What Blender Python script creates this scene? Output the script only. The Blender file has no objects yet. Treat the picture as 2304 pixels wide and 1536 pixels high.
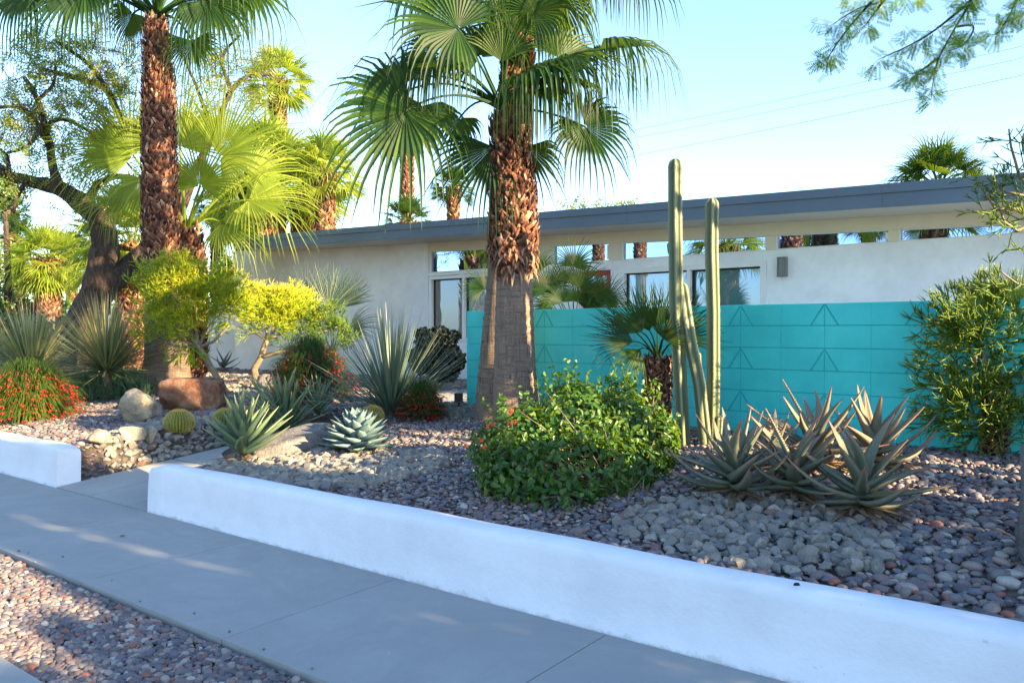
import bpy, math, random
import numpy as np
from mathutils import Vector as V, Matrix, noise
random.seed(7); np.random.seed(7)
U = random.uniform
PI = math.pi
sc = bpy.context.scene
col = sc.collection
# ------------------------------------------------------------------ camera
F = 1780.0; CX, CY = 1152.0, 768.0; PITCH = math.atan(23/F); EYE = V((0, 0, 1.6))
cam = bpy.data.objects.new('camera', bpy.data.cameras.new('camera')); col.objects.link(cam)
cam.location = EYE; cam.rotation_euler = (PI/2-PITCH, 0, 0)
cam.data.sensor_width = 36; cam.data.lens = F/2304*36; cam.data.clip_end = 3000; cam.data.clip_start = .05
sc.camera = cam
def ray(px, py):
    x = (px-CX)/F; z = (CY-py)/F
    c, s = math.cos(PITCH), math.sin(PITCH)
    return V((x, c+z*s, z*c-s))
def W(px, py, Y):
    d = ray(px, py); return EYE+d*(Y/d.y)
# street frame: a runs along the kerb to the right, b runs away from it
P0 = V((-3.24, 7.0, 0)); S = V((.797, -.6035, 0)).normalized(); N = V((.6035, .797, 0)).normalized()
def ab(x, y): dx, dy = x-P0.x, y-P0.y; return dx*S.x+dy*S.y, dx*N.x+dy*N.y
def AB(a, b, z=0): p = P0+S*a+N*b; return V((p.x, p.y, z))
def sm(x, e0, e1): t = min(1, max(0, (x-e0)/(e1-e0))); return t*t*(3-2*t)
MOUNDS = []
def H(x, y):
    a, b = ab(x, y)
    hb = .31+.085*min(max(b, 0), 3.9)
    w = sm(a, -2.15, -1.78)*(1-sm(a, -.3 if b > 1.1 else -.0, .1 if b > 1.1 else .16))*(1-sm(b, 2.3, 3.0))
    h = hb*(1-w)+(.1*b-.03)*w
    for mx, my, mh, mr in MOUNDS:
        h += mh*math.exp(-((x-mx)**2+(y-my)**2)/(mr*mr))
    return h+.02*noise.noise(V((x*1.3, y*1.3, 0)))
def G(px, py, dz=0):
    d = ray(px, py); t = 2.0
    while t < 80:
        p = EYE+d*t
        if p.z < H(p.x, p.y)+dz: return p
        t += .02
    return EYE+d*20
def GY(px, Y):
    p = W(px, 745, Y); return V((p.x, p.y, H(p.x, p.y)))
for px, Y, h, r in ((690, 9.6, .10, .8), (640, 9.2, .05, .6), (1790, 5.7, .06, .9)):
    p = W(px, 745, Y); MOUNDS.append((p.x, p.y, h, r))
# ------------------------------------------------------------------ helpers
class MB:
    def __init__(s): s.v = []; s.f = []; s.t = []
    def add(s, vs, fs, t=0.5):
        o = len(s.v); s.v.extend(tuple(p) for p in vs)
        s.t.extend(t if isinstance(t, list) else [t]*len(vs))
        s.f.extend(tuple(i+o for i in f) for f in fs)
    def box(s, o, ex, ey, ez, t=.5):
        o, ex, ey, ez = V(o), V(ex), V(ey), V(ez)
        vs = [o, o+ex, o+ex+ey, o+ey, o+ez, o+ex+ez, o+ex+ey+ez, o+ey+ez]
        s.add(vs, [(0,3,2,1),(4,5,6,7),(0,1,5,4),(1,2,6,5),(2,3,7,6),(3,0,4,7)], t)
    def tube(s, pts, rad, n=6, t=.5, cap=True, prof=None):
        vs = []; ts = []; m = len(pts); ref = None
        for i, p in enumerate(pts):
            d = (pts[min(i+1, m-1)]-pts[max(i-1, 0)])
            if d.length < 1e-9: d = V((0, 0, 1))
            d.normalize()
            if ref is None:
                ref = V((1, 0, 0)) if abs(d.x) < .8 else V((0, 1, 0))
            x = (ref-d*ref.dot(d)).normalized(); y = d.cross(x); ref = x
            r = rad[i] if isinstance(rad, (list, tuple)) else rad
            tt = t[i] if isinstance(t, list) else t
            for k in range(n):
                a = 2*PI*k/n; q = r*(prof(a, i/(m-1)) if prof else 1)
                vs.append(p+x*math.cos(a)*q+y*math.sin(a)*q); ts.append(tt)
        fs = [(i*n+k, i*n+(k+1) % n, (i+1)*n+(k+1) % n, (i+1)*n+k) for i in range(m-1) for k in range(n)]
        if cap and n > 2:
            fs.append(tuple(range(n-1, -1, -1))); fs.append(tuple((m-1)*n+k for k in range(n)))
        s.add(vs, fs, ts)
    def build(s, name, mat, parent=None, smooth=True):
        me = bpy.data.meshes.new(name); me.from_pydata(s.v, [], s.f); me.materials.append(mat)
        at = me.attributes.new('t', 'FLOAT', 'POINT'); at.data.foreach_set('value', np.array(s.t, dtype=np.float32))
        if smooth: me.polygons.foreach_set('use_smooth', [True]*len(me.polygons))
        me.update()
        o = bpy.data.objects.new(name, me); col.objects.link(o)
        if parent:
            o.parent = parent; o.matrix_parent_inverse = Matrix.Translation(parent.location).inverted() if not parent.rotation_euler.z else parent.matrix_basis.inverted()
        return o
def tag(o, label, cat, group=None, kind=None):
    if kind: o['kind'] = kind
    if label: o['label'] = label
    if cat: o['category'] = cat
    if group: o['group'] = group
    return o
def empty(name, loc, label, cat, group=None):
    o = bpy.data.objects.new(name, None); col.objects.link(o); o.location = loc; o.empty_display_size = .2
    return tag(o, label, cat, group)
def copy_tree(root, loc, rz, sc_, label):
    base = bpy.data.objects.new(root.name.split('.')[0], None); col.objects.link(base)
    for k in root.keys(): base[k] = root[k]
    base.location = loc; base.rotation_euler = (0, 0, rz); base.scale = (sc_,)*3; base['label'] = label
    for c in root.children:
        d = c.copy(); col.objects.link(d); d.parent = base; d.matrix_parent_inverse = c.matrix_parent_inverse.copy()
    return base
# ------------------------------------------------------------------ materials
def mk(name):
    m = bpy.data.materials.new(name); m.use_nodes = True; nt = m.node_tree; nt.nodes.clear(); return m, nt
def nd(nt, typ, **kw):
    n = nt.nodes.new(typ)
    for k, v in kw.items():
        if hasattr(n, k) and k not in ('Scale',): setattr(n, k, v)
        else: n.inputs[k].default_value = v
    return n
def ramp(nt, stops, inp, interp='LINEAR'):
    r = nt.nodes.new('ShaderNodeValToRGB'); e = r.color_ramp.elements; r.color_ramp.interpolation = interp
    while len(e) < len(stops): e.new(.5)
    for i, (p, c) in enumerate(stops): e[i].position = p; e[i].color = (*c, 1)
    nt.links.new(inp, r.inputs[0]); return r.outputs[0]
def noise_n(nt, scale, detail=4, rough=.55, vec=None, dist=0):
    n = nt.nodes.new('ShaderNodeTexNoise'); n.inputs['Scale'].default_value = scale; n.inputs['Detail'].default_value = detail
    n.inputs['Roughness'].default_value = rough; n.inputs['Distortion'].default_value = dist
    if vec is None:
        g = nt.nodes.new('ShaderNodeNewGeometry'); vec = g.outputs['Position']
    nt.links.new(vec, n.inputs['Vector']); return n.outputs['Fac']
def objco(nt, sx=1, sy=1, sz=1):
    tc = nt.nodes.new('ShaderNodeTexCoord'); mp = nt.nodes.new('ShaderNodeMapping'); mp.inputs['Scale'].default_value = (sx, sy, sz)
    nt.links.new(tc.outputs['Object'], mp.inputs[0]); return mp.outputs[0]
def mixc(nt, fac, a, b, mode='MIX'):
    m = nt.nodes.new('ShaderNodeMix'); m.data_type = 'RGBA'; m.blend_type = mode
    for s, v in ((0, fac), (6, a), (7, b)):
        if isinstance(v, (int, float)): m.inputs[s].default_value = v
        elif isinstance(v, tuple): m.inputs[s].default_value = (*v, 1)
        else: nt.links.new(v, m.inputs[s])
    return m.outputs[2]
def attr(nt, name='t', typ='GEOMETRY'):
    a = nt.nodes.new('ShaderNodeAttribute'); a.attribute_name = name; a.attribute_type = typ; return a.outputs['Fac']
def bump(nt, h, strength=.3, dist=.01):
    b = nt.nodes.new('ShaderNodeBump'); b.inputs['Strength'].default_value = strength; b.inputs['Distance'].default_value = dist
    nt.links.new(h, b.inputs['Height']); return b.outputs[0]
def finish(nt, colr, rough=.7, nrm=None, transl=0, tcol=None, spec=.4, metal=0):
    p = nt.nodes.new('ShaderNodeBsdfPrincipled'); p.inputs['Roughness'].default_value = rough
    p.inputs['Specular IOR Level'].default_value = spec; p.inputs['Metallic'].default_value = metal
    if isinstance(colr, tuple): p.inputs['Base Color'].default_value = (*colr, 1)
    else: nt.links.new(colr, p.inputs['Base Color'])
    if nrm: nt.links.new(nrm, p.inputs['Normal'])
    out = nt.nodes.new('ShaderNodeOutputMaterial'); sh = p.outputs[0]
    if transl:
        t = nt.nodes.new('ShaderNodeBsdfTranslucent')
        if tcol is None: tcol = colr
        if isinstance(tcol, tuple): t.inputs[0].default_value = (*tcol, 1)
        else: nt.links.new(tcol, t.inputs[0])
        m = nt.nodes.new('ShaderNodeMixShader'); m.inputs[0].default_value = transl
        nt.links.new(sh, m.inputs[1]); nt.links.new(t.outputs[0], m.inputs[2]); sh = m.outputs[0]
    nt.links.new(sh, out.inputs[0])
def simple(name, c, rough=.6, nscale=0, namt=.3, bstr=0, bscale=60, **kw):
    m, nt = mk(name); cc = c
    if nscale:
        f = noise_n(nt, nscale, 5); lo = tuple(x*(1-namt) for x in c); hi = tuple(min(1, x*(1+namt)) for x in c)
        cc = ramp(nt, [(.3, lo), (.7, hi)], f)
    nrm = bump(nt, noise_n(nt, bscale, 4), bstr) if bstr else None
    finish(nt, cc, rough, nrm, **kw); return m
def leafmat(name, lo, mid, hi, transl=.4, tc=None, rough=.42, nscale=3, spec=.5, tip=None):
    m, nt = mk(name)
    a = attr(nt); n = noise_n(nt, nscale, 3)
    ad = nt.nodes.new('ShaderNodeMath'); ad.operation = 'MULTIPLY_ADD'; ad.inputs[1].default_value = .5; ad.inputs[2].default_value = -.25
    nt.links.new(n, ad.inputs[0]); a2 = nt.nodes.new('ShaderNodeMath'); a2.operation = 'ADD'; nt.links.new(a, a2.inputs[0]); nt.links.new(ad.outputs[0], a2.inputs[1])
    st = [(.0, lo), (.5, mid), (.9, hi)]
    if tip: st.append((1.0, tip))
    c = ramp(nt, st, a2.outputs[0])
    tcl = mixc(nt, 1, c, tc or (1, 1, .5), 'MULTIPLY') if tc is None else mixc(nt, .6, c, tc)
    finish(nt, c, rough, None, transl, tcl, spec); return m
M = {}
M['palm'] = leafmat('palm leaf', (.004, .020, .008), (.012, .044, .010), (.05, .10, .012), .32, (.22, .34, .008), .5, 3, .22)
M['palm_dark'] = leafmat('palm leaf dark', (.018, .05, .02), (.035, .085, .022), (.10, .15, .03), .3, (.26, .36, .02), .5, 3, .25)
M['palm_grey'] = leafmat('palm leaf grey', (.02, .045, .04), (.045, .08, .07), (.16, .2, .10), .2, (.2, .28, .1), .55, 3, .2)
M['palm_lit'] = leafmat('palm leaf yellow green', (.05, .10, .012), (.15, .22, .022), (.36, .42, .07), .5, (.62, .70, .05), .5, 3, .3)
M['petiole'] = simple('petiole', (.16, .2, .035), .45, 8, .4)
M['stick'] = leafmat('fire stick', (.10, .22, .010), (.34, .44, .010), (.62, .50, .04), .24, (.56, .56, .03), .5, 2, .3, (.85, .42, .16))
M['stick_green'] = leafmat('pencil stick', (.05, .12, .015), (.17, .25, .016), (.42, .42, .03), .2, (.4, .45, .04), .5, 2, .4, (.5, .34, .12))
M['stick_wood'] = simple('stick wood', (.2, .16, .10), .8, 14, .35, .5)
M['lantana'] = leafmat('lantana leaf', (.022, .075, .012), (.04, .12, .014), (.12, .19, .02), .36, (.25, .38, .02), .38, 5)
M['wisp'] = leafmat('wisp', (.02, .06, .012), (.05, .11, .015), (.13, .18, .025), .3, (.3, .4, .04), .6)
M['redf'] = simple('red flower', (.6, .025, .03), .5, transl=.3)
M['orangef'] = simple('orange flower', (.75, .12, .03), .5, transl=.3)
M['sotol'] = leafmat('sotol', (.05, .10, .075), (.12, .18, .13), (.3, .32, .17), .15, (.35, .4, .15), .45, 3, .5, (.5, .35, .2))
M['sotol2'] = leafmat('sotol green', (.06, .12, .06), (.14, .2, .10), (.34, .34, .14), .2, (.4, .42, .14), .5, 3, .5, (.6, .42, .2))
M['aloe'] = leafmat('aloe', (.07, .10, .065), (.13, .15, .105), (.26, .18, .12), .05, (.3, .3, .1), .5, 4, .35, (.42, .15, .08))
M['aloe_l'] = leafmat('aloe pale', (.06, .12, .07), (.13, .2, .10), (.26, .32, .15), .1, (.4, .45, .15), .42, 4, .5, (.4, .2, .1))
M['agave'] = leafmat('agave', (.075, .13, .14), (.125, .2, .2), (.2, .28, .25), .03, (.3, .35, .2), .5, 4, .4, (.12, .09, .07))
M['darkbush'] = leafmat('dark bush', (.006, .014, .010), (.010, .022, .015), (.016, .03, .018), .04, (.03, .06, .02), .6)
M['ground_leaf'] = leafmat('ground leaf', (.03, .07, .04), (.06, .12, .06), (.12, .18, .08), .25, (.2, .3, .06))
M['mesq'] = leafmat('mesquite leaf', (.05, .11, .02), (.13, .2, .02), (.28, .26, .03), .45, (.4, .45, .03))
M['acacia'] = leafmat('acacia leaf', (.03, .12, .01), (.07, .22, .015), (.35, .38, .02), .45, (.35, .55, .02), .6, 3, .12)
M['hedge'] = leafmat('hedge leaf', (.02, .05, .012), (.04, .10, .02), (.08, .14, .03), .2, (.2, .3, .03))
def m_bark():
    m, nt = mk('mesquite bark'); f = noise_n(nt, 1, 6, .7, objco(nt, 16, 16, 4), 1.2)
    c = ramp(nt, [(.3, (.012, .009, .007)), (.5, (.05, .035, .026)), (.75, (.14, .10, .075))], f)
    finish(nt, c, .9, bump(nt, f, .9, .06)); return m
M['bark'] = m_bark()
def m_trunk():
    m, nt = mk('ringed palm trunk')
    g = nt.nodes.new('ShaderNodeNewGeometry')
    f1 = noise_n(nt, 1, 5, .6, objco(nt, 60, 60, 4), .4)
    f2 = noise_n(nt, 1, 4, .6, objco(nt, 5, 5, 60), .6)
    f3 = noise_n(nt, 2.2, 4)
    a = nt.nodes.new('ShaderNodeMath'); a.operation = 'MINIMUM'; nt.links.new(f1, a.inputs[0]); nt.links.new(f2, a.inputs[1])
    c = ramp(nt, [(.3, (.05, .032, .022)), (.42, (.17, .12, .085)), (.6, (.3, .225, .165))], a.outputs[0])
    c = mixc(nt, ramp(nt, [(.35, (0,)*3), (.7, (.5,)*3)], f3), c, (.20, .15, .12))
    finish(nt, c, .9, bump(nt, a.outputs[0], 1, .03)); return m
M['trunk'] = m_trunk()
def m_boot():
    m, nt = mk('leaf boots'); a = attr(nt); n = noise_n(nt, 60, 4)
    c = ramp(nt, [(0, (.03, .011, .007)), (.35, (.12, .04, .02)), (.65, (.22, .09, .045)), (.86, (.34, .18, .10)), (1, (.48, .32, .21))], a)
    c = mixc(nt, .5, c, ramp(nt, [(.3, (.25,)*3), (.7, (1.2,)*3)], n), 'MULTIPLY')
    finish(nt, c, .85, bump(nt, n, .6, .01)); return m
M['boot'] = m_boot()
def m_stucco(name, c, stain=True, bs=.25, sc=55):
    m, nt = mk(name)
    f = noise_n(nt, 1.1, 6, .65); f2 = noise_n(nt, sc, 4, .6); g = noise_n(nt, 4.5, 5, .7, None, .8)
    lo = tuple(x*.86 for x in c)
    cc = ramp(nt, [(.35, lo), (.6, c)], f)
    if stain: cc = mixc(nt, ramp(nt, [(.5, (0,)*3), (.75, (.35,)*3)], g), cc, tuple(x*.74 for x in c))
    if not stain:
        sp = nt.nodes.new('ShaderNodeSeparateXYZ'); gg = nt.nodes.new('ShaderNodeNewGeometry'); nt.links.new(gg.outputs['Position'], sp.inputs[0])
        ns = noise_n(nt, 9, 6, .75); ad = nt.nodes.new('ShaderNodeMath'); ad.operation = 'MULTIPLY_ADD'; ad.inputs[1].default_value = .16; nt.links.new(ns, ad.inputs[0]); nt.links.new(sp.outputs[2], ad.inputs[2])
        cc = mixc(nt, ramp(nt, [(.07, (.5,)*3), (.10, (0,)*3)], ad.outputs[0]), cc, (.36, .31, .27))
        ch = noise_n(nt, 26, 3, .5); cc = mixc(nt, ramp(nt, [(.73, (0,)*3), (.76, (.55,)*3)], ch), cc, (.5, .46, .42))
        vo = nt.nodes.new('ShaderNodeTexVoronoi'); vo.feature = 'DISTANCE_TO_EDGE'; vo.inputs['Scale'].default_value = .9; wn = nt.nodes.new('ShaderNodeTexNoise'); wn.inputs['Scale'].default_value = 3; wn.inputs['Detail'].default_value = 5
        nt.links.new(gg.outputs['Position'], wn.inputs['Vector']); vm = nt.nodes.new('ShaderNodeVectorMath'); vm.operation = 'MULTIPLY_ADD'; vm.inputs[1].default_value = (.5, .5, .5); nt.links.new(wn.outputs['Color'], vm.inputs[0]); nt.links.new(gg.outputs['Position'], vm.inputs[2]); nt.links.new(vm.outputs[0], vo.inputs['Vector'])
        cc = mixc(nt, ramp(nt, [(.0, (.07,)*3), (.003, (0,)*3)], vo.outputs['Distance']), cc, (.35, .34, .33))
        tr = noise_n(nt, 1, 4, .5, objco(nt, 2, 2, 14)); cc = mixc(nt, ramp(nt, [(.4, (0,)*3), (.7, (.25,)*3)], tr), cc, tuple(x*.88 for x in c))
        big = noise_n(nt, 2.6, 3, .5); fb = nt.nodes.new('ShaderNodeMath'); fb.operation = 'MULTIPLY_ADD'; fb.inputs[1].default_value = 2.5; nt.links.new(big, fb.inputs[0]); nt.links.new(f2, fb.inputs[2]); f2 = fb.outputs[0]
    finish(nt, cc, .85, bump(nt, f2, bs, .012), spec=.2); return m
M['stucco'] = m_stucco('house stucco', (.88, .90, .93))
M['planter'] = m_stucco('planter paint', (.77, .79, .83), False, .35, 38)
M['cream'] = simple('cream trim', (.72, .66, .54), .6, 2, .05)
M['soffit'] = simple('soffit', (.6, .58, .53), .7)
M['trim'] = simple('white trim', (.78, .78, .78), .45)
M['fascia'] = simple('fascia paint', (.105, .145, .19), .45, 1.5, .08)
M['roof'] = simple('roofing', (.6, .6, .6), .9)
def m_teal():
    m, nt = mk('teal block'); f = noise_n(nt, 1.6, 5, .6); f2 = noise_n(nt, 90, 4)
    c = ramp(nt, [(.3, (.025, .47, .45)), (.55, (.04, .56, .53)), (.8, (.07, .64, .59))], f)
    finish(nt, c, .55, bump(nt, f2, .35, .006), spec=.4); return m
M['teal'] = m_teal()
M['teal_joint_shade'] = simple('teal joint shade', (.016, .35, .355), .7)
def m_conc(name, c, joints=None):
    m, nt = mk(name); f = noise_n(nt, 1.3, 6, .6); f2 = noise_n(nt, 160, 3); f3 = noise_n(nt, 9, 5, .7)
    lo = tuple(x*.88 for x in c); cc = ramp(nt, [(.35, lo), (.65, c)], f)
    cc = mixc(nt, ramp(nt, [(.35, (.0,)*3), (.75, (.4,)*3)], f3), cc, tuple(x*.78 for x in c))
    f4 = noise_n(nt, .55, 7, .7, None, 1.5); cc = mixc(nt, ramp(nt, [(.48, (0,)*3), (.56, (.3,)*3), (.6, (.05,)*3)], f4), cc, tuple(x*.72 for x in c))
    f5 = noise_n(nt, 230, 2, .5); cc = mixc(nt, .35, cc, ramp(nt, [(.3, (.7,)*3), (.7, (1.25,)*3)], f5), 'MULTIPLY')
    v = nt.nodes.new('ShaderNodeTexVoronoi'); v.inputs['Scale'].default_value = 3.2
    g = nt.nodes.new('ShaderNodeNewGeometry'); nt.links.new(g.outputs['Position'], v.inputs['Vector'])
    cc = mixc(nt, ramp(nt, [(.018, (.5,)*3), (.03, (0,)*3)], v.outputs['Distance']), cc, (.6, .6, .58))
    finish(nt, cc, .85, bump(nt, f2, .15, .004), spec=.3); return m
M['conc'] = m_conc('sidewalk concrete', (.33, .34, .33))
M['conc2'] = m_conc('path concrete', (.36, .36, .34))
M['joint'] = simple('joint', (.035, .035, .035), .9)
M['asphalt'] = simple('asphalt', (.06, .06, .062), .9, 40, .4)
M['soil'] = simple('soil', (.07, .055, .045), .95, 20, .5, .6)
def m_peb(name, stops, speck=0):
    m, nt = mk(name); oi = nt.nodes.new('ShaderNodeObjectInfo')
    c = ramp(nt, stops, oi.outputs['Random'], 'CONSTANT')
    n = noise_n(nt, 70, 4, .6); c = mixc(nt, .55, c, ramp(nt, [(.3, (.6,)*3), (.7, (1.25,)*3)], n), 'MULTIPLY')
    if speck:
        n2 = noise_n(nt, 420, 2, .5); c = mixc(nt, ramp(nt, [(.5, (0,)*3), (.6, (speck,)*3)], n2), c, (.08, .08, .08))
    finish(nt, c, .6, bump(nt, n, .3, .006), spec=.35); return m
M['pebble'] = m_peb('river pebble', [(0, (0.087, 0.077, 0.087)), (.14, (0.134, 0.106, 0.109)), (.28, (0.187, 0.134, 0.124)), (.4, (0.107, 0.110, 0.126)), (.52, (0.242, 0.190, 0.166)), (.62, (0.161, 0.148, 0.145)), (.74, (0.282, 0.247, 0.218)), (.84, (0.127, 0.120, 0.145)), (.92, (0.228, 0.099, 0.073)), (.96, (0.349, 0.331, 0.305))])
M['rubble'] = m_peb('granite rubble', [(0, (.21, .2, .175)), (.25, (.26, .24, .2)), (.5, (.16, .155, .145)), (.7, (.33, .30, .25)), (.85, (0.239, 0.208, 0.169)), (.96, (0.199, 0.108, 0.075))], .75)
def m_rock(name, a, b, c):
    m, nt = mk(name); f = noise_n(nt, 7, 8, .68, None, .6); f2 = noise_n(nt, 40, 6, .65)
    cc = ramp(nt, [(.3, a), (.5, b), (.72, c)], f); cc = mixc(nt, .5, cc, ramp(nt, [(.3, (.65,)*3), (.7, (1.2,)*3)], f2), 'MULTIPLY')
    finish(nt, cc, .85, bump(nt, f2, .9, .025), spec=.3); return m
M['rock_rust'] = m_rock('rust rock', (0.080, 0.034, 0.020), (.22, .10, .055), (.33, .25, .18))
M['rock_tan'] = m_rock('tan rock', (.17, .145, .11), (.31, .27, .2), (.44, .39, .31))
M['rock_grey'] = m_rock('grey rock', (0.080, 0.080, 0.082), (0.153, 0.147, 0.142), (0.239, 0.228, 0.210))
def m_cactus():
    m, nt = mk('cactus skin'); a = attr(nt); f = noise_n(nt, 6, 5)
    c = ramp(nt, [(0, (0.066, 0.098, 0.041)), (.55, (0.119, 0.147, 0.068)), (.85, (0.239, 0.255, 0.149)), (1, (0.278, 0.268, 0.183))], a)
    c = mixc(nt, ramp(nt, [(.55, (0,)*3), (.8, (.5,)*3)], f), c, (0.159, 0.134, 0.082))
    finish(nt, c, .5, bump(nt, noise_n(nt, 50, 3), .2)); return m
M['cactus'] = m_cactus()
M['barrel'] = leafmat('barrel', (0.027, 0.060, 0.008), (.12, .14, .014), (.42, .32, .04), 0.02, (0.199, 0.201, 0.068), .6)
M['spine'] = simple('spine', (.55, .40, .1), .5)
M['spine_w'] = simple('pale spine', (.35, .30, .22), .6)
M['red_door'] = simple('red door', (.5, .03, .06), .4)
M['metal'] = simple('grey metal', (0.199, 0.201, 0.196), .45, metal=.3)
M['lampglass'] = simple('frosted glass', (0.332, 0.335, 0.325), .3)
M['black'] = simple('black', (0.010, 0.010, 0.012), .5)
M['wire'] = simple('wire', (.2, .21, .24), .6)
M['dead'] = simple('dead leaf', (0.172, 0.108, 0.054), .8, 20, .5)
def m_glass(name, base, refl, bl=None):
    m, nt = mk(name); d = nt.nodes.new('ShaderNodeBsdfPrincipled'); d.inputs['Base Color'].default_value = (*base, 1); d.inputs['Roughness'].default_value = .6
    g = nt.nodes.new('ShaderNodeBsdfGlossy'); g.inputs['Roughness'].default_value = .006; g.inputs[0].default_value = (.38, .52, .80, 1)
    mx = nt.nodes.new('ShaderNodeMixShader'); mx.inputs[0].default_value = refl
    o = nt.nodes.new('ShaderNodeOutputMaterial'); nt.links.new(d.outputs[0], mx.inputs[1]); nt.links.new(g.outputs[0], mx.inputs[2]); nt.links.new(mx.outputs[0], o.inputs[0]); return m
M['glass_cl'] = m_glass('clerestory glass', (.01, .012, .015), .8)
M['glass_bl'] = m_glass('blind glass', (.24, .22, .17), .2)
M['glass_tq'] = m_glass('pale glass', (.26, .46, .48), .3)
M['glass_dk'] = m_glass('slider glass', (.08, .22, .24), .35)
# ------------------------------------------------------------------ world and light
SAZ = math.radians(-33); SEL = math.radians(19)
sd = V((math.cos(SAZ)*math.cos(SEL), math.sin(SAZ)*math.cos(SEL), math.sin(SEL)))
w = bpy.data.worlds.new('World'); sc.world = w; w.use_nodes = True; nt = w.node_tree
bg = nt.nodes['Background']; sky = nt.nodes.new('ShaderNodeTexSky'); sky.sky_type = 'NISHITA'; sky.sun_disc = False
sky.sun_elevation = SEL; sky.sun_rotation = math.radians(90)-SAZ; sky.air_density = 1.0; sky.dust_density = .6; sky.ozone_density = 3.2; sky.altitude = 100
nt.links.new(sky.outputs[0], bg.inputs[0]); bg.inputs[1].default_value = .105
sl = bpy.data.lights.new('sun', 'SUN'); sl.energy = 5.0; sl.angle = math.radians(.5); sl.color = (1, .74, .42)
so = bpy.data.objects.new('sun', sl); col.objects.link(so); so.rotation_euler = (-sd).to_track_quat('-Z', 'Y').to_euler(); so.location = (0, 0, 20)
sc.view_settings.view_transform = 'Standard'; sc.view_settings.look = 'None'; sc.view_settings.exposure = 2.52; sc.view_settings.gamma = 1
# ------------------------------------------------------------------ setting
def struct(o): o['kind'] = 'structure'; return o
mb = MB(); R_ = 1500
mb.add([(-R_, -R_, -.14), (R_, -R_, -.14), (R_, R_, -.14), (-R_, R_, -.14)], [(0, 1, 2, 3)]); struct(mb.build('road', M['asphalt']))
def slab(name, a0, a1, b0, b1, z0, z1, mat):
    m = MB(); m.box(AB(a0, b0, z0), S*(a1-a0), N*(b1-b0), V((0, 0, z1-z0))); return m.build(name, mat, None, False)
struct(slab('kerb', -60, 40, -2.22, -2.06, -.3, .005, M['conc']))
struct(slab('strip_soil', -60, 40, -2.058, -1.272, -.3, -.045, M['soil']))
# sidewalk: slabs between joints in one mesh
m = MB(); L = 1.565
for k in range(-30, 20):
    a0 = k*L
    g = .0035
    m.box(AB(a0+g, -1.27, -.2), S*(L-2*g), N*1.264, V((0, 0, .2)))
sw = struct(m.build('sidewalk', M['conc'], None, False))
struct(slab('sidewalk_bed', -60, 40, -1.268, .05, -.25, -.006, M['joint']))
# bed terrain
aa = np.concatenate([np.linspace(-70, -14, 20)[:-1], np.arange(-14, 9, .12), np.linspace(9, 60, 20)])
bb = np.concatenate([np.arange(.06, 8, .12), np.linspace(8, 120, 40)])
m = MB(); vs = [];
for b in bb:
    for a in aa:
        p = AB(a, b); vs.append((p.x, p.y, H(p.x, p.y)))
nA = len(aa)
m.add(vs, [(j*nA+i, j*nA+i+1, (j+1)*nA+i+1, (j+1)*nA+i) for j in range(len(bb)-1) for i in range(nA-1)])
struct(m.build('garden_soil', M['soil']))
# path
m = MB()
for b0, b1 in ((0, 1.25), (1.27, 2.7)):
    for a0, a1 in ((-1.80, -1.08), (-1.065, -.35)):
        o = AB(a0, b0+.006, .1*b0+.004-.15); m.box(o, S*(a1-a0), N*(b1-b0-.006)+V((0, 0, .1*(b1-b0))), V((0, 0, .15)))
m.box(AB(-.342, .006, -.146), S*.335, N*1.24+V((0, 0, .124)), V((0, 0, .15)))
struct(m.build('path', M['conc2'], None, False))
m = MB()
for k in range(5):
    c = G(1010, 935)
    o = V((-2.2, 11.0, 0))+N*(k*.95)+S*.2; o.z = H(o.x, o.y)+.02-.1
    m.box(o, S*1.5, N*.93, V((0, 0, .12)))
struct(m.build('walkway', M['conc2'], None, False))
m = MB(); q_ = V((2.78, 7.1, .5))-V((-.6373, -.7706, 0))*.25
m.box(q_-V((.7706, -.6373, 0))*4.0, V((.7706, -.6373, 0))*12, V((.6373, .7706, 0))*3.3, V((0, 0, .19))); struct(m.build('bounce_slab', M['conc2'], None, False))  # pale slab added behind the wall to bounce light onto the house
# planter walls: battered profile with a rounded, hand-plastered top
def planter(name, a0, a1, label):
    m = MB(); n = int((a1-a0)/.12); prof = [(-.03, -.05), (.005, 0), (.012, .2), (.02, .36), (.028, .393), (.045, .41), (.13, .416), (.21, .41), (.238, .393), (.25, .36), (.25, -.05)]
    vs = []
    for i in range(n+1):
        a = a0+(a1-a0)*i/n; e = min(1, (min(i, n-i)+.0)/1.2)
        for (b, z) in prof:
            q = noise.noise(V((a*1.1, z*3, b*5)))*.012; zz = z+q*.8 if z > .1 else z
            if e < 1 and z > .3: zz -= .03*(1-e)
            vs.append(AB(a, b+q*.8, zz))
    k = len(prof)
    fs = [(i*k+j, (i+1)*k+j, (i+1)*k+j+1, i*k+j+1) for i in range(n) for j in range(k-1)]
    m.add(vs, fs); m.add(vs[:k], [tuple(range(k))]); m.add(vs[-k:], [tuple(range(k-1, -1, -1))]); o = m.build(name, M['planter']); o.data.polygons[-1].use_smooth = False; o.data.polygons[-2].use_smooth = False; return tag(o, label, 'wall', 'white plastered planter walls')
planter('planter_wall', 0.0, 14, 'long white plastered low planter wall running along the sidewalk in the foreground')
planter('planter_wall', -16, -1.80, 'short visible end of white planter wall left of the path opening')
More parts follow.
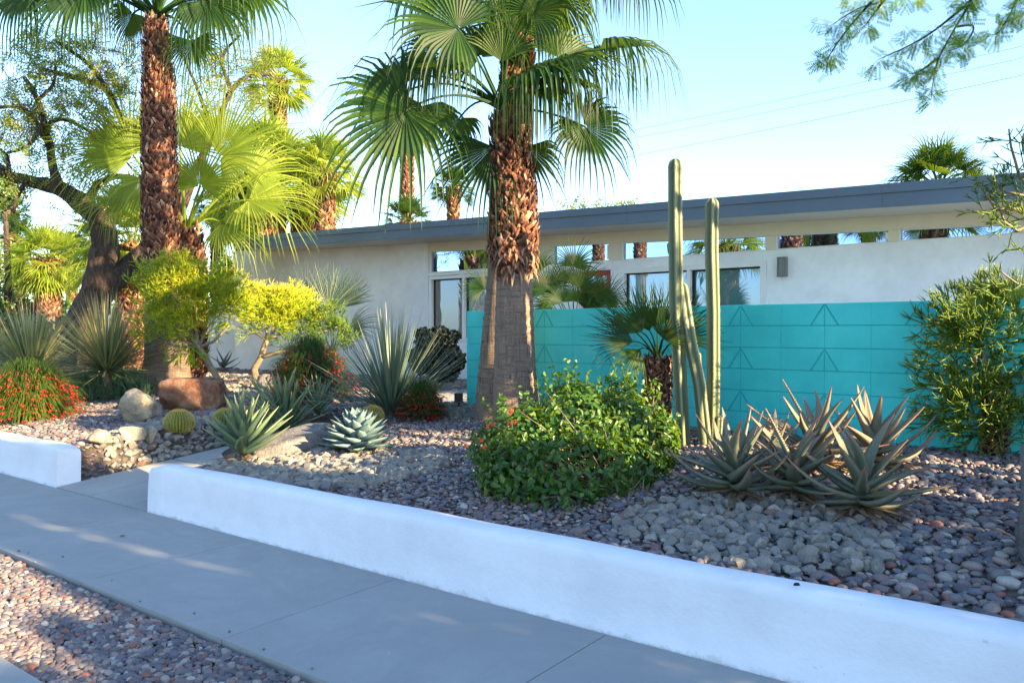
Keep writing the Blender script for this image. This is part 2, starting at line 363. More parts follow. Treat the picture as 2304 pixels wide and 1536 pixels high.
# ------------------------------------------------------------------ scattered stones (uncountable)
stone_col = bpy.data.collections.new('stone_sources')   # never linked: only instanced
def ico(sub):
    import bmesh
    bm = bmesh.new(); bmesh.ops.create_icosphere(bm, subdivisions=sub, radius=1)
    vs = [v.co.copy() for v in bm.verts]; fs = [tuple(v.index for v in f.verts) for f in bm.faces]; bm.free(); return vs, fs
IV, IF = ico(2); IV3, IF3 = ico(3); IV4, IF4 = ico(4)
def stone_me(name, mat, seed, ang):
    vs = []; rs = random.Random(seed)
    cuts = [(V((rs.gauss(0, 1), rs.gauss(0, 1), rs.gauss(0, 1))).normalized(), rs.uniform(.45, .8)) for _ in range(9)]
    for v in IV:
        p = v.copy()
        if ang:
            for n_, d in cuts:
                e = p.dot(n_)-d
                if e > 0: p -= n_*e
            p *= 1.25
        else: p *= 1+.16*noise.noise(v*1.1+V((seed*3.1, 0, 0)))
        vs.append(p)
    me = bpy.data.meshes.new(name); me.from_pydata(vs, [], IF); me.materials.append(mat)
    if not ang: me.polygons.foreach_set('use_smooth', [True]*len(me.polygons))
    return bpy.data.objects.new(name, me)
cols = {}
for kind, mat, ang in (('pebble', M['pebble'], False), ('rubble', M['rubble'], True)):
    c = bpy.data.collections.new(kind+'_sources'); cols[kind] = c
    for i in range(6): c.objects.link(stone_me(kind, mat, i+1+10*ang, ang))
def scatter(name, kind, pts, label, cat):
    n = len(pts); me = bpy.data.meshes.new(name); me.from_pydata([p[0] for p in pts], [], [])
    for nm, ix in (('rot', 1), ('scl', 2)):
        a = me.attributes.new(nm, 'FLOAT_VECTOR', 'POINT'); a.data.foreach_set('vector', np.array([p[ix] for p in pts], dtype=np.float32).ravel())
    a = me.attributes.new('idx', 'INT', 'POINT'); a.data.foreach_set('value', np.random.randint(0, 6, n).astype(np.int32))
    o = bpy.data.objects.new(name, me); col.objects.link(o)
    ng = bpy.data.node_groups.new(name, 'GeometryNodeTree')
    ng.interface.new_socket('Geometry', in_out='INPUT', socket_type='NodeSocketGeometry'); ng.interface.new_socket('Geometry', in_out='OUTPUT', socket_type='NodeSocketGeometry')
    gi = ng.nodes.new('NodeGroupInput'); go = ng.nodes.new('NodeGroupOutput'); mp = ng.nodes.new('GeometryNodeMeshToPoints'); iop = ng.nodes.new('GeometryNodeInstanceOnPoints'); ci = ng.nodes.new('GeometryNodeCollectionInfo')
    ci.inputs['Collection'].default_value = cols[kind]; ci.inputs['Separate Children'].default_value = True; ci.inputs['Reset Children'].default_value = True
    iop.inputs['Pick Instance'].default_value = True
    def na(nm, t):
        x = ng.nodes.new('GeometryNodeInputNamedAttribute'); x.data_type = t; x.inputs[0].default_value = nm; return x.outputs[0]
    lk = ng.links.new
    lk(gi.outputs[0], mp.inputs[0]); lk(mp.outputs[0], iop.inputs['Points']); lk(ci.outputs[0], iop.inputs['Instance'])
    lk(na('idx', 'INT'), iop.inputs['Instance Index']); lk(na('rot', 'FLOAT_VECTOR'), iop.inputs['Rotation']); lk(na('scl', 'FLOAT_VECTOR'), iop.inputs['Scale']); lk(iop.outputs[0], go.inputs[0])
    md = o.modifiers.new('scatter', 'NODES'); md.node_group = ng
    return tag(o, label, cat, None, 'stuff')
RUB = [(410, 985, .75), (440, 960, .6), (320, 985, .5), (600, 1060, .55), (700, 1060, .6), (800, 1060, .65), (890, 1050, .5), (650, 1020, .5), (540, 880, .9), (620, 860, .7), (480, 850, .5),
       (1530, 1180, .4), (1620, 1195, .45), (1720, 1215, .5), (1820, 1235, .42), (1890, 1240, .25), (1650, 1150, .35), (1780, 1160, .4), (1860, 1150, .3), (1060, 925, .5)]
RUBW = [(G(x, y), r) for x, y, r in RUB]
def rubw(x, y):
    for p, r in RUBW:
        if (p.x-x)**2+(p.y-y)**2 < r*r: return True
    return False
peb = []; rub = []
def stone(p, s, flat, lst, lift=.25):
    a, b, c = s*U(.85, 1.35), s*U(.7, 1.0), s*U(.45, .75)*flat
    lst.append(((p.x, p.y, p.z+c*lift), (U(-.4, .4), U(-.4, .4), U(0, 6.28)), (a, b, c)))
def bedfill(a0, a1, b0, b1, sfun):
    a = a0
    while a < a1:
        b = b0
        s = sfun(a, (b0+b1)/2)
        while b < b1:
            s = sfun(a, b)
            aj, bj = a+U(-.5, .5)*s*1.3, b+U(-.5, .5)*s*1.3
            b += s*1.28
            if -1.83 < aj < -.33 and bj < 2.72: continue
            if -.34 < aj < .0 and bj < 1.24: continue
            if bj < .27 and (aj > -.05 or aj < -1.76): continue
            p = AB(aj, bj)
            if p.y < .5 or p.x/p.y < -.8 or p.x/p.y > 1.5: continue
            p.z = H(p.x, p.y)
            r = rubw(p.x, p.y)
            if r:
                p.z += U(0, .02)
                if random.random() < .8: stone(p, U(.022, .058), 1.25, rub, .35)
                elif random.random() < .5: stone(p, U(.02, .03), 1, peb, .6)
            else:
                if random.random() < .03: stone(p, s*U(.9, 1.35), 1, peb, .4)
                stone(p, s*U(.42, .9), .9, peb, U(.1, .9))
        a += s*1.2
bedfill(-.3, 4.2, .27, 4.0, lambda a, b: .031)
bedfill(4.2, 11.5, .27, 4.0, lambda a, b: .037+.010*sm(a, 4.2, 6)*(1-sm(b, 1.6, 2.6)))
bedfill(-9, -.3, .1, 3.4, lambda a, b: .037)
bedfill(-15, -.3, 3.4, 8, lambda a, b: .06)
bedfill(-.3, 5, 4.0, 5.2, lambda a, b: .06)
for i in range(9000):
    a_ = U(-.3, 9); b_ = U(.27, 3.9); p = AB(a_, b_); p.z = H(p.x, p.y)+U(.004, .02)
    if p.y > .5 and abs(p.x/p.y) < .75: stone(p, U(.006, .014), 1.2, rub if random.random() < .3 else peb, .5)
scatter('river_pebbles', 'pebble', peb, 'purple and brown river pebbles covering the garden bed behind the white planter wall', 'pebbles')
scatter('granite_rubble', 'rubble', rub, 'grey speckled broken granite heaped around the agaves and boulders', 'rubble')
peb2 = []
a = -6
while a < 4.5:
    b = -2.04
    while b < -1.29:
        p = AB(a+U(-.01, .01), b+U(-.012, .012)); p.z = -.035
        if p.y > .5 and abs(p.x/p.y) < .75: stone(p, U(.013, .026), 1, peb2, U(0, .8))
        b += .026
    a += .027
for i in range(26):
    a_ = U(-6, 4.5); b_ = -1.27+abs(random.gauss(0, .07)); p = AB(a_, b_, .004); stone(p, U(.004, .011), 1, peb2, .6)
scatter('strip_pebbles', 'pebble', peb2, 'river pebbles filling the narrow strip between the sidewalk and the kerb', 'pebbles')
# ------------------------------------------------------------------ boulders
def boulder(px, py, sx, sy, sz, mat, label, seed, rz=0, boxy=0, cuts=12, sink=.12, tilt=0):
    rs = random.Random(seed); p = G(px, py); p.z = H(p.x, p.y)
    root = MB(); C = [(V((rs.gauss(0, 1), rs.gauss(0, 1), rs.gauss(0, .8))).normalized(), rs.uniform(.55, .85)) for _ in range(cuts)]
    rm = Matrix.Rotation(rz, 3, 'Z') @ Matrix.Rotation(tilt, 3, 'Y'); vs = []
    for v in IV4:
        q = v.copy()
        if boxy:
            mx = max(abs(q.x), abs(q.y), abs(q.z)); q = q.lerp(q/mx*.8, boxy)
        for n_, d in C:
            e = q.dot(n_)-d
            if e > 0: q -= n_*e*.95
        q *= 1+.10*noise.noise(q*2.6+V((seed, 0, 0)))+.05*noise.noise(q*7)+.025*noise.noise(q*16)
        q = V((q.x*sx, q.y*sy, q.z*sz)); q = rm @ q; vs.append(p+q+V((0, 0, sz*(1-sink)*.75)))
    root.add(vs, IF4); o = root.build('boulder', mat, None, True); return tag(o, label, 'boulder', 'boulders in the garden bed')
boulder(437, 922, .50, .36, .29, M['rock_rust'], 'large rust brown squarish boulder at the foot of the leaning fire stick trunk', 3, .1, .75, 6)
boulder(318, 950, .26, .2, .27, M['rock_tan'], 'pale pointed boulder left of the large rust brown boulder', 8, .3, .1, 10, .1, .3)
boulder(665, 1018, .62, .26, .17, M['rock_grey'], 'long flat grey boulder between the green aloe clump and the blue agave', 5, .75, .5, 9, .2, -.25)
boulder(92, 850, .26, .22, .24, M['rock_tan'], 'tan boulder behind the red flowering shrub at the left', 11, 0, .3, 8)
boulder(600, 880, .2, .2, .17, M['rock_grey'], 'small round grey boulder beside the forked fire stick trunk', 12)
boulder(1757, 1000, .16, .14, .15, M['rock_tan'], 'sunlit tan rock between the red tipped aloes and the turquoise wall', 14)
boulder(2425, 1290, .26, .26, .46, M['rock_grey'], 'tall grey boulder cut by the right edge of the photo', 15, 0, .5, 6)
boulder(743, 985, .12, .09, .09, M['rock_tan'], 'bright pale rock touching the left side of the blue agave', 16, .4)
boulder(225, 1000, .14, .12, .10, M['rock_tan'], 'leftmost pale angular rock in the sunny patch left of the barrel cactus', 17)
boulder(295, 992, .17, .10, .11, M['rock_tan'], 'jagged pale rock in the middle of the sunny patch', 18, .3)
boulder(340, 1000, .08, .08, .13, M['rock_tan'], 'upright pale rock at the edge of the grey rubble', 19)
boulder(780, 1062, .13, .08, .07, M['rock_tan'], 'sunlit flat pale rock in front of the blue agave', 20, .2)
boulder(835, 1068, .14, .07, .06, M['rock_tan'], 'low pale rock right of the flat one in front of the blue agave', 21)
# ------------------------------------------------------------------ palms
GV = V((0, 0, -1))
def frond(P, hub, f, nrm, R, n=34, spread=2.2, droop=1.0, split=.5, cup=.25, arch=.15, pet=.018, tb=.5, mats=None, fold=.5, aw=.6):
    """one fan leaf: a curved stalk and pleated segments that part and hang at their ends"""
    mb = MB(); f = f.normalized(); s = f.cross(nrm).normalized(); nr = s.cross(f).normalized()
    mid = (P+hub)*.5+V((0, 0, arch))
    pts = []
    for i in range(9):
        u = i/8; pts.append(P*(1-u)**2+mid*2*u*(1-u)+hub*u*u)
    pts.append(hub+f*R*.12)
    mb.tube(pts, [pet*(1.9-1.1*min(1, i/4)) if i < 9 else pet*.3 for i in range(10)], 5, .55)
    dth = 2*spread/n; ST = (.03, .16, .33, split, split+.14, split+.28, .93, 1.0) if split < .55 else (.03, .2, .4, split, .75, .86, .95, 1.0)
    vs = []; ts = []; fs = []
    for j in range(n):
        th = -spread+dth*(j+.5); c, sn = math.cos(th), math.sin(th)
        ln = R*(.80+.2*math.cos(th*.7))*U(.88, 1.06)
        d = (f*c+s*sn+nr*cup*abs(sn)).normalized(); wd = (s*c-f*sn).normalized()
        k = droop*U(.6, 1.4)*(.3+.85*min(1, abs(th)/1.0)); p = hub.copy(); prev = 0; tv = tb+U(-.3, .3); ws = ln*split*math.tan(dth/2)
        o = len(vs); bend = U(-.12, .12)
        for x in ST:
            st = (x-prev)*ln; prev = x
            if x > .34: d = (d+GV*k*max(0, x-.28)*2.5*(.5+st/R*3)+wd*bend*.3).normalized()
            p = p+d*st
            w_ = x*ln*math.tan(dth/2)*(1.03 if x < split else .9) if x <= split else ws*max(0.03, 1-(x-split)/(1-split))**.7*aw
            up = wd.cross(d).normalized()
            vs += [p-wd*w_, p-up*w_*fold*(1 if x <= split else .8), p+wd*w_]
            tt = tv+(.18*(x-.5)); ts += [tt+.05, tt-.05, tt+.05]
        for i in range(len(ST)-1):
            q = o+i*3; fs += [(q, q+1, q+4, q+3), (q+1, q+2, q+5, q+4)]
    mb.add(vs, fs, [min(.98, max(0, t)) for t in ts]); return mb
def boots(mb, path, rad, z0, z1, size=.11, out=.035):
    """criss-cross old leaf bases; path is function z->(centre)"""
    z = z0; row = 0
    while z < z1:
        c = path(z); r = rad(z); n = max(8, int(2*PI*r/(size*.85)))
        for k in range(n):
            a = 2*PI*(k+.5*(row % 2)+U(-.3, .3))/n; er = V((math.cos(a), math.sin(a), 0)); et = V((-math.sin(a), math.cos(a), 0))
            for sg in (-1, 1):
                ln = size*U(.8, 2.0); wd = size*U(.16, .40); lean = sg*U(.0, 1.1); t = min(1, max(0, random.gauss(.45, .25)))
                b = c+er*(r*.97)+et*(-sg*size*.3)+V((0, 0, U(-.02, .02)-(U(0, .16)**1.0 if z < z0+size*1.5 and random.random() < .5 else 0)))
                up = (V((0, 0, 1))+et*lean).normalized(); sd_ = er.cross(up)
                o1 = out*U(.4, 1.5); e = b+up*ln+er*o1; mmid = b+up*ln*.5+er*o1*.75
                vs = [b-sd_*wd, b+sd_*wd, mmid-sd_*wd*.9+er*.004, mmid+sd_*wd*.9+er*.004, e-sd_*wd*.35, e+sd_*wd*.25, mmid+er*.014]
                mb.add(vs, [(0, 1, 6), (0, 6, 2), (1, 3, 6), (2, 6, 4), (6, 3, 5), (6, 5, 4)], [t*.6, t*.6, t, t, min(1, t*1.3), min(1, t*1.3), t])
        z += size*.62; row += 1
def fringe(mb, path, rad, z0, n, L=.16):
    for i in range(n):
        z = z0+U(-.05, .22); c = path(z); a = U(0, 6.28); er = V((math.cos(a), math.sin(a), 0)); et = V((-er.y, er.x, 0)); r = rad(z)
        p = c+er*r*1.02; d = (GV+er*U(.05, .5)+et*U(-.5, .5)).normalized(); w_ = et*U(.008, .022); l_ = L*U(.4, 1.3); t = random.choice((.3, .6, .85, .95))
        mb.add([p-w_, p+w_, p+d*l_*.6+er*.02-w_*.8, p+d*l_*.6+er*.02+w_*.8, p+d*l_], [(0, 1, 3, 2), (2, 3, 4)], t)
def trunk_mesh(pts, rads, boot_from, size=.11, bn=1, parent=None, out=.035, flare=True):
    zs = [p.z for p in pts]
    def path(z):
        for i in range(len(pts)-1):
            if z <= pts[i+1].z or i == len(pts)-2:
                u = (z-pts[i].z)/(pts[i+1].z-pts[i].z); return pts[i].lerp(pts[i+1], u)
    def rad(z):
        for i in range(len(pts)-1):
            if z <= pts[i+1].z or i == len(pts)-2:
                u = (z-pts[i].z)/(pts[i+1].z-pts[i].z); return rads[i]+(rads[i+1]-rads[i])*u
    m = MB(); n = 28; K = int((zs[-1]-zs[0])/.05)+2; P_ = []; R__ = []
    for i in range(K+1):
        z = zs[0]+(zs[-1]-zs[0])*i/K; P_.append(path(z)); R__.append(rad(z)*(.96 if z > boot_from else 1)+.006*math.sin(z*70)*(z < boot_from))
    m.tube(P_, R__, n, .3, True, lambda a, u: 1+.025*noise.noise(V((math.cos(a)*2, math.sin(a)*2, u*7))))
    o = m.build('trunk', M['trunk'], parent)
    b = MB(); boots(b, path, rad, boot_from, zs[-1]-.02, size, out)
    if boot_from > zs[0]+.5: fringe(b, path, rad, boot_from, 130); fringe(b, path, rad, (boot_from+zs[-1])/2, 60, .2)
    if b.v: b.build('leaf_base', M['boot'], parent, False)
    return path, rad
def palm_root(name, p, label, cat='palm tree', group=None): return empty(name, p, label, cat, group)
def rand_frond(C, az, el, pl, R, droop, n, mat_t=.5, spread=2.1, pet=.016, drop=.5):
    d = V((math.cos(az)*math.cos(el), math.sin(az)*math.cos(el), math.sin(el)))
    hub = C+d*pl+GV*(.12*pl*math.cos(el)); f = (d+GV*drop*U(.7, 1.2)*max(.1, math.cos(el))).normalized()
    side = V((-math.sin(az), math.cos(az), 0)); nrm = (side.cross(f)*-1 if side.cross(f).z < 0 else side.cross(f)); nrm = (nrm+side*U(-.5, .5)).normalized()
    return frond(C+d*.05, hub, f, nrm, R, n, spread, droop, .42, .25, .12*pl, pet, mat_t)
def pxv(px, py, dy): return V((px, -dy*0+0, -py))  # direction from image offsets
def idir(dx, dy, dz): return V((dx, dz, -dy)).normalized()   # dx right, dy down (image), dz away
TOCAM = V((0, -1, 0))
# --- hero palm: hand placed fans
YH = 8.25
base = GY(1163, YH); base.z -= .05
hp = palm_root('fan_palm', base, 'tall fan palm in front of the turquoise wall, with its drooping crown in view', group='twin fan palms by the turquoise wall')
pts = [base, W(1158, 800, YH), W(1157, 600, YH), W(1158, 590, YH), W(1155, 450, YH), W(1150, 340, YH), W(1140, 262, YH)]
trunk_mesh([p for p in pts], [.262, .215, .182, .215, .205, .18, .14], W(1157, 596, YH).z, .08, parent=hp, out=.045)
C0 = W(1128, 245, YH)
def hf(hx, hy, hd, dx, dy, dz, R, nrm=None, droop=.8, spread=2.3, n=38, arch=.1, cup=.2, tb=.5, mat='palm', parent=hp, C=C0, Y=YH, pet=.014, split=.40, aw=.6):
    hub = W(hx, hy, Y+hd); f = idir(dx, dy, dz); nr = V(nrm) if nrm else TOCAM+V((0, 0, .3))
    frond(C, hub, f, nr, R*Y/F*1.08, n, spread, droop, split, cup, arch, pet, tb, aw=aw).build('frond', M[mat], parent, False)
hf(1030, 65, -.5, -1, -.35, -.1, 215, droop=.9, spread=2.5, tb=.5)
hf(912, 250, -.35, -.7, .8, -.2, 265, droop=.6, spread=2.5, arch=.3, tb=.6)
hf(950, 175, .3, -1, .1, -.1, 245, nrm=(0, -.5, .9), droop=.45, spread=1.6, arch=.25, tb=.35)
hf(1315, 285, -.3, .45, .5, -.1, 165, droop=.9, spread=2.6, arch=.12, tb=.4)
hf(1215, 165, -.35, 1, -.32, -.1, 320, nrm=(0, -.35, 1), droop=2.3, spread=1.9, arch=.05, tb=.35, n=42)
hf(1350, 112, .1, 1, -.10, 0, 270, nrm=(0, -.25, 1), droop=2.3, spread=1.6, arch=.3, tb=.3, n=38)
hf(1180, 190, -.55, .9, -.3, -.4, 230, nrm=(0, -.3, 1), droop=2.2, spread=2.0, arch=.05, tb=.4, n=38)
hf(1250, 185, -.3, .75, .1, -.2, 190, nrm=(0, -.3, 1), droop=2.6, spread=2.0, arch=.15, tb=.25, n=40)
hf(1200, 210, -.45, .5, .2, -.5, 170, nrm=(0, -.4, 1), droop=2.8, spread=2.0, arch=.1, tb=.3, n=38)
hf(1010, 150, -.2, -.7, .2, -.3, 190, nrm=(0, -.4, 1), droop=2.2, spread=2.0, arch=.15, tb=.3, n=38)
hf(1035, 265, .2, -.4, .9, 0, 120, droop=1.0, spread=1.9, arch=.25, tb=.3, n=28)
hf(1110, 330, -.1, -.7, .9, .1, 200, droop=.5, spread=1.3, arch=-.05, tb=.3, n=22)
hf(1185, 330, .1, .6, .9, .2, 150, droop=.8, spread=1.3, arch=-.05, tb=.3, n=20)
hf(1150, 60, .1, .1, -1, 0, 190, droop=.7, spread=2.0, arch=0, tb=.55)
hf(1200, 25, -.3, .4, -.6, -.2, 190, droop=1.5, spread=2.4, arch=.05, tb=.55)
hf(1255, 130, .4, .7, -.5, .3, 190, droop=1.3, spread=2.2, arch=.05, tb=.5)
hf(1080, 130, .35, -.5, -.8, .4, 200, droop=1.0, spread=2.2, arch=.05, tb=.5)
hf(1130, 140, -.25, .1, -1, -.3, 150, droop=.4, spread=1.1, arch=0, tb=.65, n=22)
hf(905, 210, .5, -.8, .3, .2, 200, droop=1.4, spread=2.2, arch=.35, tb=.4)
hf(980, 120, .5, -.9, -.2, .5, 200, droop=1.5, spread=2.2, arch=.2, tb=.4)
# --- second trunk of the pair, crown above the frame
Y2 = 9.0
base = GY(1112, Y2); base.z -= .05
h2 = palm_root('fan_palm', base, 'taller twin fan palm behind the other, its crown mostly above the photo', group='twin fan palms by the turquoise wall')
pts = [base, W(1120, 800, Y2), W(1135, 600, Y2), W(1150, 400, Y2), W(1163, 200, Y2), W(1168, 0, Y2), W(1172, -190, Y2)]
trunk_mesh(pts, [.24, .205, .185, .18, .17, .165, .15], W(1135, 560, Y2).z, .085, parent=h2)
C2 = W(1172, -200, Y2)
for i in range(26):
    az = i*2.4; el = 1.25-1.75*(i/25)
    rand_frond(C2, az, el, U(.85, 1.15), U(.95, 1.2), 1.5, 32, .45).build('frond', M['palm'], h2, False)
hf(1235, -70, -.6, .5, .8, -.3, 190, droop=1.2, spread=2.0, parent=h2, C=C2, Y=Y2, arch=.2, tb=.55)
hf(1420, -80, -.3, .6, .4, 0, 170, droop=1.5, spread=2.2, parent=h2, C=C2, Y=Y2, arch=.3, tb=.3)
hf(1010, -60, -.5, -.6, .5, -.3, 180, droop=1.2, spread=2.2, parent=h2, C=C2, Y=Y2, arch=.2, tb=.5)
# --- palm at the left, boots to the base of the fire stick
YA = 13.2
base = GY(372, YA); base.z -= .05
pa = palm_root('fan_palm', base, 'tall shaggy fan palm at the left rising behind the larger fire stick tree')
pts = [base, W(374, 800, YA), W(368, 690, YA), W(364, 600, YA), W(358, 400, YA), W(357, 200, YA), W(352, 50, YA)]
trunk_mesh(pts, [.43, .34, .29, .27, .235, .215, .15], W(368, 640, YA).z, .105, parent=pa, out=.055)
CA = W(352, 40, YA)
def af(*a, **k): hf(*a, parent=pa, C=CA, Y=YA, pet=.022, **k)
af(190, -30, -.6, -.8, .5, -.2, 210, droop=1.6, spread=2.3, tb=.3, arch=.3)
af(60, -40, -.2, -.8, .6, 0, 200, droop=1.6, spread=2.2, tb=.3, arch=.4)
af(465, 0, -.5, .7, .6, -.2, 190, droop=1.5, spread=2.1, tb=.3, arch=.2)
af(432, 92, -.2, .1, 1, -.1, 120, droop=.6, spread=1.9, tb=.6, arch=.35)
af(300, 30, .4, -.5, .8, .2, 120, droop=1.2, spread=1.8, tb=.35, arch=.2)
af(545, -40, .3, .9, .5, .2, 190, droop=1.7, spread=2.1, tb=.6, arch=.4)
af(270, -60, .8, -.8, .3, .4, 180, droop=1.5, spread=2.1, tb=.4)
for i in range(14):
    rand_frond(CA, i*2.4, 1.3-1.2*i/18, 1.3, 1.35, 1.3, 30, .5, pet=.022).build('frond', M['palm'], pa, False)
# --- palm B: wide bright backlit fans behind palm A
YB = 14.6
base = GY(415, YB)
pb = palm_root('fan_palm', base, 'short fan palm with wide bright yellow green fans right of the shaggy trunk')
pts = [base, W(425, 760, YB), W(425, 620, YB), W(420, 520, YB)]
trunk_mesh(pts, [.34, .28, .26, .2], base.z+.1, .13, parent=pb, out=.07)
CB = W(418, 525, YB)
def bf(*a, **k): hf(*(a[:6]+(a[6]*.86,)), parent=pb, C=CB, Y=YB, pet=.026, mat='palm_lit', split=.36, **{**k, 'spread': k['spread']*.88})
bf(450, 418, -1.0, .15, -1, -.2, 150, droop=.12, spread=2.3, tb=.12, arch=.05, n=40)
bf(495, 350, -.3, .75, -.45, -.2, 265, droop=.25, spread=2.0, tb=.5, n=46)
bf(405, 330, .1, .05, -1, 0, 230, droop=.15, spread=2.1, tb=.55, n=44)
bf(300, 350, .1, -.8, -.7, 0, 245, droop=.2, spread=2.0, tb=.35, n=44)
bf(255, 335, .8, -.9, .0, .1, 200, droop=.5, spread=1.6, tb=.25)
bf(290, 445, -.2, -1, .05, -.1, 185, nrm=(0, -.6, .8), droop=.5, spread=2.0, tb=.35, n=40, arch=.3)
bf(560, 450, -.2, 1, .15, -.1, 230, nrm=(0, -.7, .7), droop=.5, spread=1.9, tb=.55, n=40, arch=.3)
bf(330, 400, -.5, -.2, .9, -.3, 190, droop=1.2, spread=1.6, tb=.5, arch=.6)
bf(500, 500, .3, .9, .5, 0, 180, droop=1.0, spread=1.9, tb=.4, arch=.3)
bf(560, 395, .4, 1, -.1, .1, 200, droop=.5, spread=1.9, tb=.55, arch=.2)
# --- smaller background palms: a few prototypes, each crown one mesh
def far_palm(loc, h, rt, R, nfr, mat, seed, boot=.9, skirt=False, seg=20):
    random.seed(seed); r = empty('distant_palm', loc, 'x', 'palm tree', 'palms behind the house and garden')
    p0 = V(loc); top = p0+V((U(-.1, .1), 0, h)); pts = [p0-V((0, 0, .1)), p0.lerp(top, .5), top]
    m = MB(); m.tube([pts[0], pts[1], pts[1].lerp(top, .5), top], [rt*1.2, rt, rt, rt*.8], 14, .3); m.build('trunk', M['trunk'], r)
    b = MB(); boots(b, lambda z: p0.lerp(top, (z-p0.z)/h), lambda z: rt*(1.05+.35*max(0, (z-p0.z-h+.8)/.8)), p0.z+h*(1-boot), p0.z+h, .13, .05)
    if b.v: b.build('leaf_base', M['boot'], r, False)
    c = MB()
    for i in range(nfr):
        q = i/(nfr-1); el = 1.35-1.9*q if not skirt else 1.35-2.4*q
        g = rand_frond(top, i*2.4+U(-.2, .2), el, R*.55*U(.85, 1.1), R*.6*U(.9, 1.1), .38, seg, .5+.1*U(-1, 1), 1.9, .014, .35)
        c.add(g.v, g.f, g.t)
    c.build('crown', M[mat], r, False); return r
def placeY(px, Y): p = W(px, 745, Y); return V((p.x, p.y, .55))
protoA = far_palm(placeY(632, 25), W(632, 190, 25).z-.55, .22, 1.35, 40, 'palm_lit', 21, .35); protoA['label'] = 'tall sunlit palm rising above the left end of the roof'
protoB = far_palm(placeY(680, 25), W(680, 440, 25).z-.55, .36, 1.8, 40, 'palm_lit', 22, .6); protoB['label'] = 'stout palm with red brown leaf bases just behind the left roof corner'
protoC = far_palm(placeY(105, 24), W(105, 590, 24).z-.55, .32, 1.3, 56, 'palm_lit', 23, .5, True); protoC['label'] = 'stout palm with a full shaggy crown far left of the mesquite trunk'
protoD = far_palm(placeY(1018, 27), W(1018, 425, 27).z-.55, .17, .95, 30, 'palm', 24, .5); protoD['label'] = 'small palm above the roof just left of the twin trunks'
random.seed(31); protoE = far_palm(placeY(2118, 22), W(2118, 425, 22).z-.55, .28, 1.5, 60, 'palm', 31, .5, True, 22); protoE['label'] = 'shaggy palm crown showing above the roof at the right'
def hz(Y, py): return W(0, py, Y).z-.55
far = [(protoA, 735, 22, 395, 'medium palm above the roof between the stout one and the hero crown'), (protoA, 915, 30, 295, 'thin tall trunk palm behind the hero crown, topped by hidden fans'),
       (protoD, 492, 26, 470, 'slender palm seen between the yellow fans and the house'),
       (protoD, 160, 34, 560, 'thin palm immediately right of the stout shaggy one at far left'), (protoD, 42, 32, 540, 'thin palm at far left with trunk beside the stout one'),
       (protoD, 28, 36, 480, 'thinnest palm near the left edge of the photo'), (protoA, 545, 24, 470, 'dark trunk palm touching the left end of the house'),
       (protoB, 305, 19, 560, 'small red brown palm between the mesquite limb and shaggy trunk'), (protoD, 915, 22, 505, 'low palm top peeping over the roof near the thin tall trunk'),
       (protoB, 600, 23, 390, 'bushy palm behind the yellow green fans'), (protoD, 210, 30, 545, 'palm crown seen through the mesquite fork')]
for pr, px, Y, py, lb in far:
    p = placeY(px, Y); h = hz(Y, py); h0 = {protoA.name: W(632, 190, 25).z-.55, protoB.name: W(680, 440, 25).z-.55, protoC.name: W(105, 590, 24).z-.55, protoD.name: W(1018, 425, 27).z-.55}[pr.name]
    # keep trunk base at or below the ground so that the crown lands at its height
    s_ = 1.0 if h <= h0+.2 else h/h0
    copy_tree(pr, V((p.x, p.y, .55+h-h0*s_)), U(0, 6), s_, lb)
# palms outside the frame that the windows mirror
for k, (x, y, h, pr) in enumerate(((-13, 9, 5.5, protoD), (-17, 6, 7, protoA), (-12, 4.5, 4.6, protoB), (-9, 1.0, 5.2, protoD), (-15, 12, 5, protoC), (-11, -3, 6, protoB), (-20, 11, 8, protoA), (-8, -6, 5.5, protoC))):
    h0 = {protoA.name: W(632, 190, 25).z-.55, protoB.name: W(680, 440, 25).z-.55, protoC.name: W(105, 590, 24).z-.55, protoD.name: W(1018, 425, 27).z-.55}[pr.name]
    copy_tree(pr, V((x, y, h-h0)) if h0 > h else V((x, y, 0)), k*1.3, max(1, h/h0), 'street palm outside the left edge, mirrored in the house windows')
random.seed(99)
